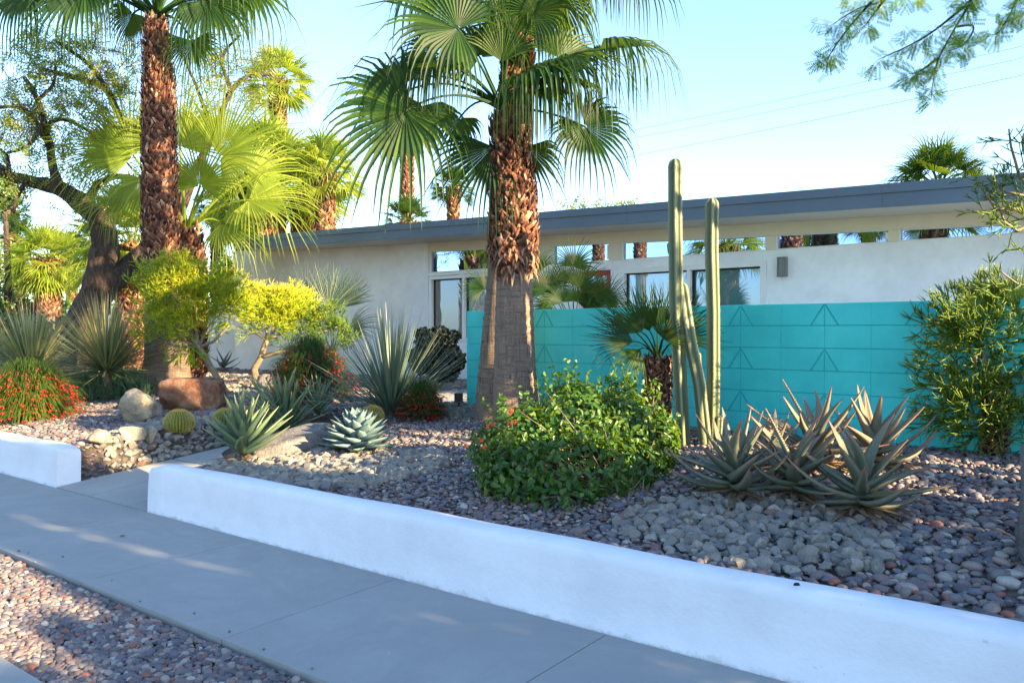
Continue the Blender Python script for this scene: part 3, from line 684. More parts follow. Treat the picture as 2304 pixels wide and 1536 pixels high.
# --- fan palms of the garden
def small_palm(name, base, h, rt, fr, label, mat, C, Y, boot=True):
    r = empty(name, base, label, 'palm'); t = C
    if h > 0:
        m = MB(); m.tube([base-V((0, 0, .1)), base.lerp(t, .5), t], [rt*.8, rt, rt*.8], 14, .3); m.build('trunk', M['boot'], r)
        b = MB(); boots(b, lambda z: base.lerp(t, (z-base.z)/(t.z-base.z)), lambda z: rt, base.z, t.z, .045, .025); b.build('leaf_base', M['boot'], r, False)
    for a, k in fr: hf(*a, parent=r, C=C, Y=Y, mat=mat, pet=.008, split=.42, aw=.85, **{**k, 'n': int(k['n']*1.25)})
    return r
Ym = 7.35
small_palm('small_fan_palm', GY(1478, Ym), .5, .105, [
    ((1425, 768, -.2, -1, -.22, -.1, 112), dict(droop=.05, spread=.85, nrm=(0, -.8, .4), tb=.25, n=22)),
    ((1445, 748, -.1, -.75, -.85, 0, 112), dict(droop=.05, spread=.95, tb=.35, n=22)),
    ((1478, 738, 0, -.1, -1, 0, 100), dict(droop=.05, spread=1.0, tb=.5, n=22)),
    ((1502, 742, .1, .55, -.9, .1, 105), dict(droop=.05, spread=.95, tb=.5, n=20)),
    ((1530, 762, .1, 1, -.4, .1, 105), dict(droop=.05, spread=.85, tb=.35, n=20)),
    ((1440, 785, -.15, -.6, .75, -.2, 80), dict(droop=.2, spread=.9, tb=.65, n=16)),
    ((1492, 762, -.25, .3, -.5, -.5, 70), dict(droop=.1, spread=1.3, tb=.05, n=18)),
    ((1462, 745, .15, -.4, -1, .3, 105), dict(droop=.05, spread=.8, tb=.6, n=18)),
    ((1410, 735, .1, -.9, -.55, .1, 70), dict(droop=.05, spread=.5, tb=.6, n=10))],
    'small fan palm with a stubby brown trunk in front of the turquoise wall', 'palm', W(1480, 812, Ym), Ym)
Yg = 14.2
small_palm('grey_fan_palm', GY(745, Yg), .4, .09, [
    ((740, 700, -.2, -.3, -1, 0, 105), dict(droop=.05, spread=1.5, tb=.5, n=30)),
    ((700, 690, 0, -.7, -.8, 0, 95), dict(droop=.05, spread=1.2, tb=.3, n=24)),
    ((755, 685, .2, .2, -1, .1, 90), dict(droop=.05, spread=1.2, tb=.4, n=24)),
    ((778, 690, -.1, .6, -1, 0, 75), dict(droop=.05, spread=.9, tb=.3, n=20)),
    ((785, 740, -.2, 1, -.35, -.1, 70), dict(droop=.2, spread=.9, tb=.25, n=18)),
    ((720, 735, .1, -1, -.1, 0, 70), dict(droop=.3, spread=1.0, tb=.3, n=18)),
    ((762, 750, .2, .8, .2, 0, 60), dict(droop=.4, spread=1.0, tb=.3, n=18))],
    'grey green fan palm with blue fans against the white house wall', 'palm_grey', W(748, 800, Yg), Yg)
Yy = 10.9
C = GY(1290, Yy); C.z = 1.55
fr = []
for i, (hx, hy, dx, dy, R) in enumerate([(1235, 650, -.3, -1, 70), (1270, 640, -.1, -1, 70), (1305, 650, .5, -1, 75), (1335, 665, .9, -.5, 62), (1250, 660, -.8, -.3, 60), (1215, 655, -1, -.4, 55), (1300, 680, .3, -.6, 65), (1325, 690, 1, -.3, 60), (1320, 690, .5, -1, 55), (1265, 680, -.2, -1, 60), (1240, 690, -.3, .2, 70), (1290, 600, .2, -.9, 70), (1215, 610, -.6, -.8, 60), (1360, 680, .8, -.6, 70), (1090, 650, -.5, -.3, 60)]):
    fr.append(((hx, hy, U(-.3, .3), dx, dy, U(-.3, .1), R), dict(droop=.15, spread=U(1.2, 1.9), tb=U(.2, .6), n=26)))
small_palm('bushy_fan_palm', GY(1290, Yy), .5, .1, fr, 'bushy green fan palm behind the turquoise wall next to the red door', 'palm', C, Yy)
Yr = 6.6
fr = [((2200, 720, 0, -.3, -1, 0, 90), dict(droop=.05, spread=1.2, tb=.6, n=24)), ((2250, 710, 0, .2, -1, 0, 100), dict(droop=.05, spread=1.2, tb=.6, n=24)), ((2290, 700, -.1, .5, -1, 0, 100), dict(droop=.05, spread=1.2, tb=.7, n=24)),
      ((2170, 760, .1, -1, -.3, 0, 70), dict(droop=.1, spread=1.2, tb=.3, n=22)), ((2310, 760, .1, 1, -.1, 0, 90), dict(droop=.1, spread=1.2, tb=.3, n=22))]
small_palm('low_fan_palm', GY(2240, Yr-.35), .5, .08, fr, 'low fan palm with lime fans poking out behind the pencil bush at right', 'palm_lit', W(2245, 850, Yr-.35), Yr-.35)
# ------------------------------------------------------------------ pencil / fire stick plants
def rdir(base, sp): return (base+V((random.gauss(0, sp), random.gauss(0, sp), random.gauss(0, sp)))).normalized()
def sprig(mb, p, d, L, r, depth, top, tmul=1):
    n = 3; pts = [p]; q = p.copy(); dd = d.copy(); t0 = (1-depth/top)
    for i in range(n):
        dd = (dd+V((random.gauss(0, .09), random.gauss(0, .09), random.gauss(0, .09)+.05))).normalized(); q = q+dd*(L/n); pts.append(q)
    tv = U(.25, .6)*tmul
    last = depth == 0
    mb.tube(pts, [r, r*.95, r*.9, r*(.45 if last else .85)], 4, [tv*.7, tv*.85, tv, min(.99, tv*(2.1 if last else 1.1))], True)
    if depth > 0:
        for k in range(random.choice((2, 3, 3, 4))):
            sprig(mb, q, rdir(dd, .42), L*U(.7, .95), r*.86, depth-1, top, tmul)
def stick_crown(mb, c, rx, ry, rz_, n, L, r, depth=2, tmul=1, up=.5, lo=-.8):
    for i in range(int(n*1.9)):
        v = V((random.gauss(0, 1), random.gauss(0, 1), random.gauss(0, 1))).normalized()
        if v.z < lo: v.z = -v.z
        k = U(.35, .92)**.7; p = c+V((v.x*rx*k, v.y*ry*k, v.z*rz_*k))
        d = (V((v.x, v.y, v.z*.8+up))).normalized(); sprig(mb, p, rdir(d, .2), L*U(.7, 1.2), r, depth, depth, tmul*(.75+.35*max(0, v.z)))
def limb(mb, pts, r0, r1, n=8):
    P_ = []
    for i in range(len(pts)-1):
        for k in range(4): P_.append(pts[i].lerp(pts[i+1], k/4)+V((U(-1, 1), U(-1, 1), U(-1, 1)))*r0*.08)
    P_.append(pts[-1]); mb.tube(P_, [r0+(r1-r0)*i/(len(P_)-1) for i in range(len(P_))], n)
Y1 = 11.3
b = G(515, 893); Y1 = b.y
r = empty('fire_stick_tree', b, 'larger fire stick tree with a round yellow crown on a pale leaning trunk', 'succulent tree', 'fire stick trees')
m = MB(); limb(m, [b, W(480, 835, Y1), W(450, 785, Y1), W(435, 760, Y1)], .055, .04)
for q in ((370, 730), (400, 690), (470, 700), (510, 740), (430, 660), (345, 760)): limb(m, [W(448, 782, Y1), W((448+q[0])/2, (782+q[1])/2+8, Y1+U(-.2, .2)), W(q[0], q[1], Y1+U(-.3, .3))], .028, .015, 6)
m.build('trunk', M['stick_wood'], r); m = MB()
for (x, y, rx, rz_, n) in ((420, 690, .42, .35, 130), (360, 660, .28, .30, 60), (480, 670, .34, .30, 75), (400, 630, .30, .18, 50), (520, 700, .16, .18, 26), (370, 745, .30, .20, 50), (450, 745, .33, .15, 40)):
    stick_crown(m, W(x, y, Y1), rx, rx*1.0, rz_, n*.85, .15, .0054, 2, 1.2)
for i in range(14): sprig(m, W(U(395, 450), U(770, 790), Y1-U(0, .2)), rdir(V((.1, -.3, -.9)), .5), .13, .007, 2, 2, .8)
m.build('crown', M['stick'], r)
b = G(577, 872); Y2_ = b.y
r = empty('fire_stick_tree', b, 'smaller fire stick tree whose forked trunk reaches towards the red shrub', 'succulent tree', 'fire stick trees')
m = MB(); limb(m, [b, W(573, 830, Y2_), W(588, 800, Y2_), W(600, 765, Y2_)], .065, .045); limb(m, [W(585, 803, Y2_), W(640, 790, Y2_-.1), W(700, 755, Y2_-.1), W(760, 735, Y2_-.1)], .04, .018)
for q in ((560, 740), (620, 730), (660, 740), (600, 720)): limb(m, [W(600, 765, Y2_), W(q[0], q[1], Y2_+U(-.2, .2))], .025, .013, 6)
m.build('trunk', M['stick_wood'], r); m = MB()
for (x, y, rx, rz_, n) in ((610, 705, .36, .22, 105), (570, 700, .20, .22, 40), (660, 700, .28, .2, 60), (600, 740, .36, .12, 40), (680, 735, .24, .12, 30)):
    stick_crown(m, W(x, y, Y2_), rx, rx, rz_, n*.9, .14, .0052, 2, 1.2)
m.build('crown', M['stick'], r); m = MB()
for (x, y, rx, rz_, n) in ((735, 725, .2, .14, 26), (750, 770, .26, .2, 34), (650, 770, .25, .08, 16)):
    stick_crown(m, W(x, y, Y2_-.1), rx, rx, rz_, n, .12, .006, 2, .45)
m.build('lower_crown', M['stick_green'], r)
b = G(2215, 1008); b += N*-.05; Y3 = b.y
r = empty('pencil_bush', b, 'large dense pencil bush with green sticks at the right in front of the turquoise wall', 'succulent bush')
m = MB()
for k in range(9): limb(m, [b+V((U(-.1, .1), U(-.1, .1), 0)), b+V((U(-.3, .4), U(-.3, .2), .5)), b+V((U(-.5, .6), U(-.4, .3), U(.7, 1.1)))], .028, .014, 6)
m.build('stem', M['stick_wood'], r); m = MB()
for (x, y, rx, rz_, n) in ((2225, 770, .34, .30, 68), (2175, 740, .22, .20, 28), (2170, 830, .27, .22, 38), (2260, 880, .30, .26, 46), (2290, 760, .28, .36, 70), (2240, 950, .28, .16, 70), (2190, 925, .24, .18, 50), (2290, 980, .22, .1, 40), (2320, 900, .26, .26, 30)):
    stick_crown(m, W(x, y, Y3-U(0, .15)), rx, rx*.8, rz_, n, .125, .0058, 2, .9, .15)
m.build('crown', M['stick_green'], r)
r0 = AB(7.2, 3.0); r0.z = H(r0.x, r0.y)
r = empty('pencil_tree', r0, 'tall pencil tree reaching in from the right edge above the roof line', 'succulent tree')
m = MB(); Yt = 5.6; fr_ = W(2400, 560, Yt)
limb(m, [r0, V((r0.x-.1, r0.y+.1, 1.4)), fr_, W(2380, 440, Yt)], .08, .03)
for q in ((2295, 400, 2275, 330, 2270, 290), (2310, 360, 2300, 320, 2304, 300), (2300, 470, 2240, 470, 2200, 410), (2330, 640, 2290, 640, 2250, 610), (2300, 440, 2260, 430, 2215, 395), (2290, 520, 2260, 500, 2250, 470)):
    limb(m, [W(2380, 470, Yt), W(q[0], q[1], Yt), W(q[2], q[3], Yt), W(q[4], q[5], Yt)], .014, .006, 5)
m.build('trunk', M['stick_wood'], r); m = MB()
for (x, y, n, tm) in ((2200, 415, 3, 1), (2260, 450, 4, .6), (2300, 500, 8, .6), (2285, 470, 6, .5), (2275, 320, 2, .4), (2295, 370, 2, .4), (2255, 640, 3, .6), (2300, 430, 6, .5), (2230, 480, 2, .8), (2230, 650, 2, .6), (2320, 560, 5, .6)):
    for i in range(n): sprig(m, W(x+U(-12, 12), y+U(-12, 12), Yt+U(-.1, .1)), rdir(V((-.5, 0, .3)), .6), .10, .0048, 2, 2, tm)
m.build('crown', M['stick_green'], r)
# ------------------------------------------------------------------ leafy shrubs
def leaf(mb, p, n, L, wd, t, curl=.15):
    n = n.normalized(); x = n.orthogonal().normalized(); a = U(0, 6.28); x = (x*math.cos(a)+n.cross(x)*math.sin(a)); x = (x+GV*.35).normalized(); y = n.cross(x).normalized()
    z = n*(L*curl)
    mb.add([p, p+x*L*.35+y*wd+z*.6, p+x*L*.35-y*wd+z*.6, p+x*L*.75+y*wd*.7+z*.2, p+x*L*.75-y*wd*.7+z*.2, p+x*L-z, p+x*L*.4-z*.4], [(0, 6, 1), (0, 2, 6), (1, 6, 3), (6, 2, 4), (6, 5, 3), (6, 4, 5)], t)
def blob_points(blobs, n, lo=.72, hi=1.03):
    out = []; wts = [bx*bz for (_, bx, _, bz) in blobs]
    while len(out) < n:
        c, bx, by, bz = random.choices(blobs, wts)[0]
        v = V((random.gauss(0, 1), random.gauss(0, 1), random.gauss(0, 1))).normalized()
        k = U(lo, hi)*(1+.18*noise.noise(v*2.5+c))
        p = c+V((v.x*bx*k, v.y*by*k, v.z*bz*k))
        ins = any(((p.x-c2.x)/x2)**2+((p.y-c2.y)/y2)**2+((p.z-c2.z)/z2)**2 < .42 for (c2, x2, y2, z2) in blobs if c2 is not c)
        if ins or p.z < H(p.x, p.y)+.0: continue
        out.append((p, v))
    return out
Yl = 6.15
b = G(1290, 1150)
r = empty('lantana_shrub', V((b.x+.15, b.y+.4, H(b.x, b.y))), 'large leafy green shrub with a few orange flowers behind the white planter wall', 'shrub')
bl = []
for (x, y, Y, rx, rz_) in ((1180, 1000, 6.0, .34, .30), (1290, 960, 6.2, .40, .32), (1400, 970, 6.3, .38, .32), (1470, 1000, 6.2, .22, .24), (1290, 1060, 5.75, .48, .32), (1180, 1070, 5.8, .36, .26), (1400, 1060, 5.9, .33, .26), (1290, 890, 6.5, .22, .12), (1400, 890, 6.5, .15, .12), (1270, 1120, 5.5, .26, .16), (1105, 1010, 6.1, .16, .22), (1490, 965, 6.4, .14, .14)):
    bl.append((W(x, y, Y), rx, rx*.8, rz_))
m = MB()
for p, v in blob_points(bl, 6800): leaf(m, p, (v+V((U(-.7, .7), U(-.7, .7), U(-.2, .9)))), U(.025, .085), U(.010, .024), min(.98, max(0, random.gauss(.45, .26))))
for i in range(120):   # upright shoots breaking the outline
    c, bx, by, bz = random.choice(bl[:9]); q = c+V((U(-.8, .8)*bx, U(-.6, .6)*by, bz*.85)); d = rdir(V((0, 0, 1)), .3); L_ = U(.06, .2)
    for k in range(7): leaf(m, q+d*L_*k/6, rdir(V((U(-1, 1), U(-1, 1), .5)), .4), U(.03, .05), U(.010, .016), U(.4, .8))
m.build('foliage', M['lantana'], r)
m = MB()
for i in range(90):
    c, bx, by, bz = random.choice(bl); e = c+V((U(-.8, .8)*bx, U(-.9, .5)*by, U(-.4, .95)*bz)); g_ = V((b.x+.2+U(-.3, .3), b.y+.4+U(-.2, .2), H(b.x, b.y)))
    m.tube([g_, g_.lerp(e, .5)+V((U(-.05, .05), U(-.05, .05), .03)), e], [.007, .005, .003], 4)
m.build('twigs', M['stick_wood'], r)
m = MB()
for i in range(90):
    q = AB(*[v_ for v_ in ab(b.x+U(-.7, 1.0), b.y+U(-.25, .8))]); q.z = H(q.x, q.y)+.03; leaf(m, q, rdir(V((0, 0, 1)), .5), U(.03, .06), .014, .5, .4)
m.build('fallen_leaves', M['dead'], r)
def flower(px, py, Y, par, mat, s=.02, n=14):
    m = MB(); c = W(px, py, Y)
    for i in range(n): 
        v = V((random.gauss(0, 1), random.gauss(0, 1)-.5, random.gauss(0, 1))).normalized(); leaf(m, c+v*s*.7, v, s*.9, s*.35, .5)
    m.build('flower', mat, par)
for (x, y, Y) in ((1110, 953, 5.75), (1098, 958, 5.72), (1150, 925, 5.85), (1158, 948, 5.8), (1146, 952, 5.78), (1083, 988, 5.7), (1048, 1003, 5.85), (1090, 1005, 5.68)): flower(x, y, Y-.12, r, M['orangef'])
def wispy(px, py, rx, rz_, n, nf, label, name, tb, grp=None, dy=0, hmul=1):
    b = G(px, py); b.z = H(b.x, b.y); r = empty(name, b, label, 'flowering shrub', grp); m = MB(); fl = MB()
    for i in range(n):
        az = U(0, 6.28); el = U(.15, 1.5); d = V((math.cos(az)*math.cos(el), math.sin(az)*math.cos(el), math.sin(el)))
        L_ = U(.55, 1.05); e = b+V((d.x*rx*L_, d.y*rx*L_, d.z*rz_*L_+.02)); mid = b.lerp(e, .5)+V((0, 0, rz_*.18)); tip = e+V((d.x, d.y, -.9))*rx*.14
        st = rdir(d, .3); t = min(.95, max(0, tb+U(-.25, .3)))
        for kk in range(4):
            o_ = rdir(d, .5)*U(.02, .09); w_ = V((-d.y, d.x, 0)).normalized()*.0035 if abs(d.z) < .99 else V((.004, 0, 0))
            pts = [mid.lerp(e, .1)+o_*.3, e.lerp(mid, .35)+o_, e+o_*1.5, tip+o_*1.8]
            m.add([pts[0]-w_, pts[0]+w_, pts[1]-w_, pts[1]+w_, pts[2]-w_, pts[2]+w_, pts[3]], [(0, 1, 3, 2), (2, 3, 5, 4), (4, 5, 6)], t)
        if i < nf*3:
            for kk in range(3):
                q = e.lerp(tip, U(0, 1))+V((U(-1, 1), U(-1, 1), U(-1, 1)))*.045
                dd = rdir(V((d.x, d.y, -.8)), .4); fl.tube([q, q+dd*.018, q+dd*.030], [.004, .006, .012], 5)
    for i in range(max(3, n//130)):
        m.tube([b, b+V((U(-.5, .5)*rx, U(-.5, .5)*rx, rz_*.5))], [.01, .005], 4, .1)
    m.build('foliage', M['wisp'], r); fl.build('blossom', M['redf'], r); return r
wispy(62, 945, .64, .72, 2600, 260, 'sunlit firecracker shrub covered in red flowers at the left edge', 'firecracker_shrub', .55, 'red flowering shrubs')
wispy(700, 905, .62, .80, 2200, 190, 'dark shaded firecracker shrub with red flowers between the fire stick and the spiky sotol', 'firecracker_shrub', .2, 'red flowering shrubs')
wispy(948, 945, .26, .36, 700, 60, 'small firecracker shrub with red flowers right of the spiky sotol base', 'firecracker_shrub', .25, 'red flowering shrubs')
# dark crested bush near the window
b = G(985, 878); b.z = H(b.x, b.y); Yd = b.y
r = empty('dark_bush', b, 'nearly black bush below the window beside the turquoise wall end', 'shrub')
bl = [(W(x, y, Yd), q, q, q*.8) for x, y, q in ((970, 770, .26), (1000, 765, .22), (1010, 800, .24), (965, 810, .3), (1000, 830, .26), (935, 800, .16), (1025, 815, .16), (990, 750, .16), (1022, 755, .10), (950, 750, .12))]
m = MB()
for p, v in blob_points(bl, 3200, .6, 1.0): leaf(m, p, v+V((U(-.5, .5), U(-.5, .5), U(-.5, .5))), U(.05, .09), U(.02, .035), U(.1, .7), .5)
m.build('foliage', M['darkbush'], r); m = MB()
for i in range(8): m.tube([b+V((U(-.05, .05), 0, -.02)), b+V((U(-.15, .15), U(-.1, .1), .3)), W(U(950, 1015), 800, Yd)], [.025, .02, .012], 6)
m.build('stem', M['stick_wood'], r)
# ------------------------------------------------------------------ spiky rosettes
def blades(name, base, n, L, wd, mat, label, cat, el0=.05, el1=1.5, curve=.25, tb=.4, grp=None, seg=5, p_=.5):
    r = empty(name, base, label, cat, grp); m = MB()
    for i in range(n):
        az = U(0, 6.28); el = el0+(el1-el0)*U(0, 1)**p_; d = V((math.cos(az)*math.cos(el), math.sin(az)*math.cos(el), math.sin(el)))
        l_ = L*U(.75, 1.08); p = base+V((d.x, d.y, 0))*.04+V((0, 0, U(.0, .1))); s_ = V((-math.sin(az), math.cos(az), 0)); vs = []; ts = []; t0 = tb+U(-.25, .25)
        cv = curve*U(.2, 1.2)
        for k in range(seg+1):
            u = k/seg; w_ = wd*(1-u)**.7*(.75+.5*min(1, u*4)) if u < 1 else .0006
            up = s_.cross(d).normalized(); vs += [p-s_*w_, p-up*w_*.5, p+s_*w_]; tt = min(.99, max(0, t0+.3*u+(.3 if u > .9 else 0))); ts += [tt, tt-.05 if tt > .05 else tt, tt]
            p = p+d*(l_/seg); d = (d+GV*cv*(1/seg)*math.cos(el)).normalized()
        m.add(vs, [f_ for k in range(seg) for f_ in ((k*3, k*3+1, k*3+4, k*3+3), (k*3+1, k*3+2, k*3+5, k*3+4))], ts)
    m.build('leaf_rosette', M[mat], r)
    m = MB(); m.tube([base-V((0, 0, .7)), base+V((0, 0, .12))], [.09, .05], 8); m.build('stem', M['dead'], r); return r
def gb(px, py): p = G(px, py); p.z = H(p.x, p.y); return p
b = gb(880, 935)
blades('sotol', b, 260, 1.25, .011, 'sotol', 'big grey green spiky sotol with long straight blades in front of the house wall', 'spiky plant', .1, 1.45, .12, .35, p_=.8)
blades('sotol', GY(70, 12.2)+V((0, 0, .40)), 560, 1.2, .010, 'sotol2', 'leftmost round spiky sotol behind the sunlit red shrub', 'spiky plant', -.1, 1.45, .2, .5, 'round sotols at left', p_=.75)
blades('sotol', GY(240, 12.4)+V((0, 0, .42)), 560, 1.25, .010, 'sotol2', 'round spiky sotol just left of the larger fire stick tree', 'spiky plant', -.1, 1.45, .2, .55, 'round sotols at left', p_=.75)
m = MB()
for i in range(3600):
    px_ = U(170, 335); Yg_ = U(12.3, 14.6)
    if i % 12 == 0: q0 = GY(px_, Yg_)
    q = q0+V((U(-.14, .14), U(-.14, .14), 0)); q.z = H(q.x, q.y)+U(0, .12)
    d = rdir(V((0, 0, 1)), .55); s_ = d.orthogonal().normalized()*.010; L_ = U(.15, .42)
    m.add([q-s_, q+s_, q+d*L_*.6-s_*.8, q+d*L_*.6+s_*.8, q+d*L_+GV*.07], [(0, 1, 3, 2), (2, 3, 4)], U(.1, .7))
tag(m.build('groundcover', M['ground_leaf']), 'low dark green spiky groundcover below the sotols left of the shaggy palm trunk', 'groundcover', None, 'stuff')
def fleaf(m, base, az, el, L, wd, th, curve, prof, t0, t1, seg=9, teeth=0, twist=0):
    d = V((math.cos(az)*math.cos(el), math.sin(az)*math.cos(el), math.sin(el))); p = base.copy(); s0 = V((-math.sin(az), math.cos(az), 0)); vs = []; ts = []
    edge = []
    for k in range(seg+1):
        u = k/seg; w_ = wd*prof(u); up = s0.cross(d).normalized(); 
        if up.z < 0 and el < 1.3: up = -up
        h = th*(1-u*.8)
        vs += [p-s0*w_+up*w_*.35, p-s0*w_*.45+up*w_*.02, p+s0*w_*.45+up*w_*.02, p+s0*w_+up*w_*.35, p+s0*w_*.5-up*h, p-s0*w_*.5-up*h]
        tt = min(.99, max(0, t0+(t1-t0)*u**2.5+U(-.03, .03))); ts += [min(.99, tt+.12), tt, tt, min(.99, tt+.12), tt, tt]
        edge.append((p-s0*w_+up*w_*.35, p+s0*w_+up*w_*.35, up, s0))
        p = p+d*(L/seg); d = (d+V((0, 0, curve))/seg+s0*twist/seg).normalized()
    fs = [(k*6+j, k*6+(j+1) % 6, (k+1)*6+(j+1) % 6, (k+1)*6+j) for k in range(seg) for j in range(6)]; fs.append((5, 4, 3, 2, 1, 0)); m.add(vs, fs, ts)
    if teeth:
        for i in range(seg-1):
            for q in range(3):
                for sd_ in (0, 1):
                    a_ = edge[i][sd_].lerp(edge[i+1][sd_], q/3); b_ = edge[i][sd_].lerp(edge[i+1][sd_], q/3+.16); o = edge[i][3]*(1 if sd_ else -1)*teeth
                    m.add([a_, b_, (a_+b_)/2+o+edge[i][2]*teeth*.3], [(0, 1, 2)], .95)
pal = lambda u: (.75+.35*min(1, u*5))*(1-u)**.8+.004
def aloe(px, py, n, L, wd, mat, label, grp, t0=.3, t1=1.0, lean=(0, 0), name='aloe', teeth=.006, elr=(-.3, 1.2), cv=(-.1, 1.9), dead=14):
    b = gb(px, py); b.z += .05; r = empty(name, b, label, 'succulent', grp)
    for i in range(n):
        q = i/(n-1); el = elr[0]+(elr[1]-elr[0])*q; az = i*2.4+U(-.25, .25); m = MB()
        fleaf(m, b+V((lean[0], lean[1], 1))*(.05+.12*q), az, el, L*U(.8, 1.1)*(1-.15*q), wd*U(.85, 1.1)*(1-.3*q), wd*.35, U(*cv)*(1-q), pal, max(0, t0+U(-.15, .15)), t1, 9, teeth, U(-.8, .8))
        m.build('leaf', M[mat], r)
    if dead:
        m = MB()
        for i in range(dead):
            az = U(0, 6.28); fleaf(m, b+V((0, 0, .02)), az, U(-.15, .05), L*U(.5, .8), wd*.45, .004, U(-.3, .2), pal, .5, .5, 6, 0, U(-1, 1))
        m.build('dead_leaf', M['dead'], r)
    return r
G1 = 'red tipped aloes at right'
aloe(1655, 1125, 22, .54, .064, 'aloe', 'leftmost grey red tipped aloe, its leaves in front of the cactus columns', G1, lean=(-.1, 0))
aloe(1790, 1130, 19, .48, .068, 'aloe', 'middle front aloe with broad green leaves spreading over the rubble', G1)
aloe(1935, 1165, 18, .52, .064, 'aloe', 'rightmost front aloe with two long leaves pointing right', G1, lean=(.1, 0))
aloe(1835, 1060, 19, .60, .060, 'aloe', 'tallest aloe at the back of the group in front of the turquoise wall', G1, t0=.45)
aloe(1965, 1060, 16, .54, .066, 'aloe', 'back right aloe with a long low leaf toward the pencil bush', G1, t0=.5)
aloe(1745, 1070, 12, .36, .032, 'aloe', 'small aloe between the leftmost and tallest ones', G1, t0=.5)
G2 = 'pale green aloes beside the path'
kw = dict(t0=.15, t1=.9, elr=(.4, 1.5), cv=(.0, .45), dead=8)
aloe(548, 1045, 34, .56, .062, 'aloe_l', 'front left pale green aloe overhanging the path edge', G2, **kw)
aloe(640, 990, 38, .76, .062, 'aloe_l', 'tallest pale green aloe in the middle of its clump', G2, **kw)
aloe(600, 1005, 22, .5, .035, 'aloe_l', 'short pale green aloe squeezed between the two tallest', G2, **kw)
aloe(715, 950, 20, .45, .034, 'aloe_l', 'small pale green aloe at the right back of its clump', G2, **kw)
aloe(505, 838, 8, .5, .05, 'aloe', 'dark sprawling agave at the foot of the white garden wall', None, elr=(.0, 1.0), name='sprawling_agave')
b = gb(965, 862); aloe(965, 868, 12, .4, .03, 'sotol', 'small grey succulent under the nearly black bush', None, name='grey_succulent', dead=0)
# blue agave
b = gb(805, 1022); b.z += .04; r = empty('blue_agave', b, 'compact blue grey agave rosette with broad leaves among pale rocks', 'succulent')
agp = lambda u: max(.02, (math.sin(PI*min(1, (u*.72+.22)))**.8)*(1 if u < .82 else (1-u)/.18))
for i in range(58):
    q = i/57; m = MB(); el = -.15+1.45*q**1.2
    fleaf(m, b+V((0, 0, .03+.11*q)), i*2.4, el, (.41-.14*q)*U(.92, 1.05), .092*(1-.35*q), .012, .5*(1-q), agp, .35+U(-.12, .12), .5, 9, .003)
    m.build('leaf', M['agave'], r)
# ------------------------------------------------------------------ cacti
def column(r, pts, rad, ribs=6, name='column', cap=True):
    m = MB(); P_ = []; 
    for i in range(len(pts)-1):
        for k in range(14): P_.append(pts[i].lerp(pts[i+1], k/14))
    P_.append(pts[-1]); n = ribs*8; K = len(P_); L_ = (pts[-1]-pts[0]).length; capn = max(3, int(rad*1.3/(L_/K)))
    vs = []; ts = []
    P2 = [(p, 1) for p in P_]
    top = P_[-1]; dd = (P_[-1]-P_[-2]).normalized(); P2 = P2+[(top+dd*rad*1.1*math.sin(a), math.cos(a)) for a in (.3, .6, .9, 1.2, 1.45, 1.56)]
    for i, (p, s_) in enumerate(P2):
        wob = 1+.05*noise.noise(V((p.x*3, p.y*3, p.z*2.2)))+.025*noise.noise(V((1, 2, p.z*9)))
        for k in range(n):
            a = 2*PI*k/n; cr = abs(math.cos(a*ribs/2)); q = rad*s_*wob*(.70+.34*cr**.9)
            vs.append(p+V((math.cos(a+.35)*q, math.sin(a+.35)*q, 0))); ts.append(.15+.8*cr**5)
    fs = [(i*n+k, i*n+(k+1) % n, (i+1)*n+(k+1) % n, (i+1)*n+k) for i in range(len(P2)-1) for k in range(n)]; fs.append(tuple((len(P2)-1)*n+k for k in range(n))); m.add(vs, fs, ts)
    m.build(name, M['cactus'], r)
    if rad > .05:
        m = MB(); q_ = 0
        for i in range(0, K, 1):
            p = P_[i]
            for k in range(ribs):
                for z_ in (0, .5):
                    a = 2*PI*k/ribs+.35; er = V((math.cos(a), math.sin(a), 0)); pp = (p if z_ == 0 or i+1 >= K else p.lerp(P_[i+1], .5))+er*rad*1.0
                    for h in range(4):
                        d = rdir(er, .7); w_ = d.orthogonal()*.0013; m.add([pp-w_, pp+w_, pp+d*.016], [(0, 1, 2)], .5)
        m.build('spines', M['spine_w'], r)
Yc = 7.15
b = GY(1575, Yc)
r = empty('column_cactus', b, 'tall green ribbed column cactus cluster in front of the turquoise wall', 'cactus')
def cp(px, py, Y=Yc):
    p = W(px, py, Y); return p
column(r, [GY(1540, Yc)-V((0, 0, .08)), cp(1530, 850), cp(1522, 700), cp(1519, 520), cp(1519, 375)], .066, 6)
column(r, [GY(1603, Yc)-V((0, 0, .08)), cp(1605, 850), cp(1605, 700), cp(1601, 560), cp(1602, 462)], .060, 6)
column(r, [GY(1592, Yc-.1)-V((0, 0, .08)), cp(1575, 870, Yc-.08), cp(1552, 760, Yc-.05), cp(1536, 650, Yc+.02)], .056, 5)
column(r, [cp(1572, 900, Yc+.03), cp(1572, 850, Yc+.03), cp(1570, 800, Yc+.03)], .036, 5, 'arm')
column(r, [GY(1615, Yc-.05)-V((0, 0, .05)), cp(1618, 945, Yc-.05)], .036, 5, 'offset')
column(r, [cp(1508, 570), cp(1506, 552)], .022, 5, 'bud')
r = empty('thin_cactus', gb(549, 832), 'pair of thin blue green cactus columns against the white wall', 'cactus')
p1 = gb(549, 832); 
for dx, hpx in ((0, 752), (7, 760)):
    q = W(549+dx, 832, p1.y); q.z = p1.z-.05; column(r, [q, W(549+dx, hpx, p1.y)], .03, 5)
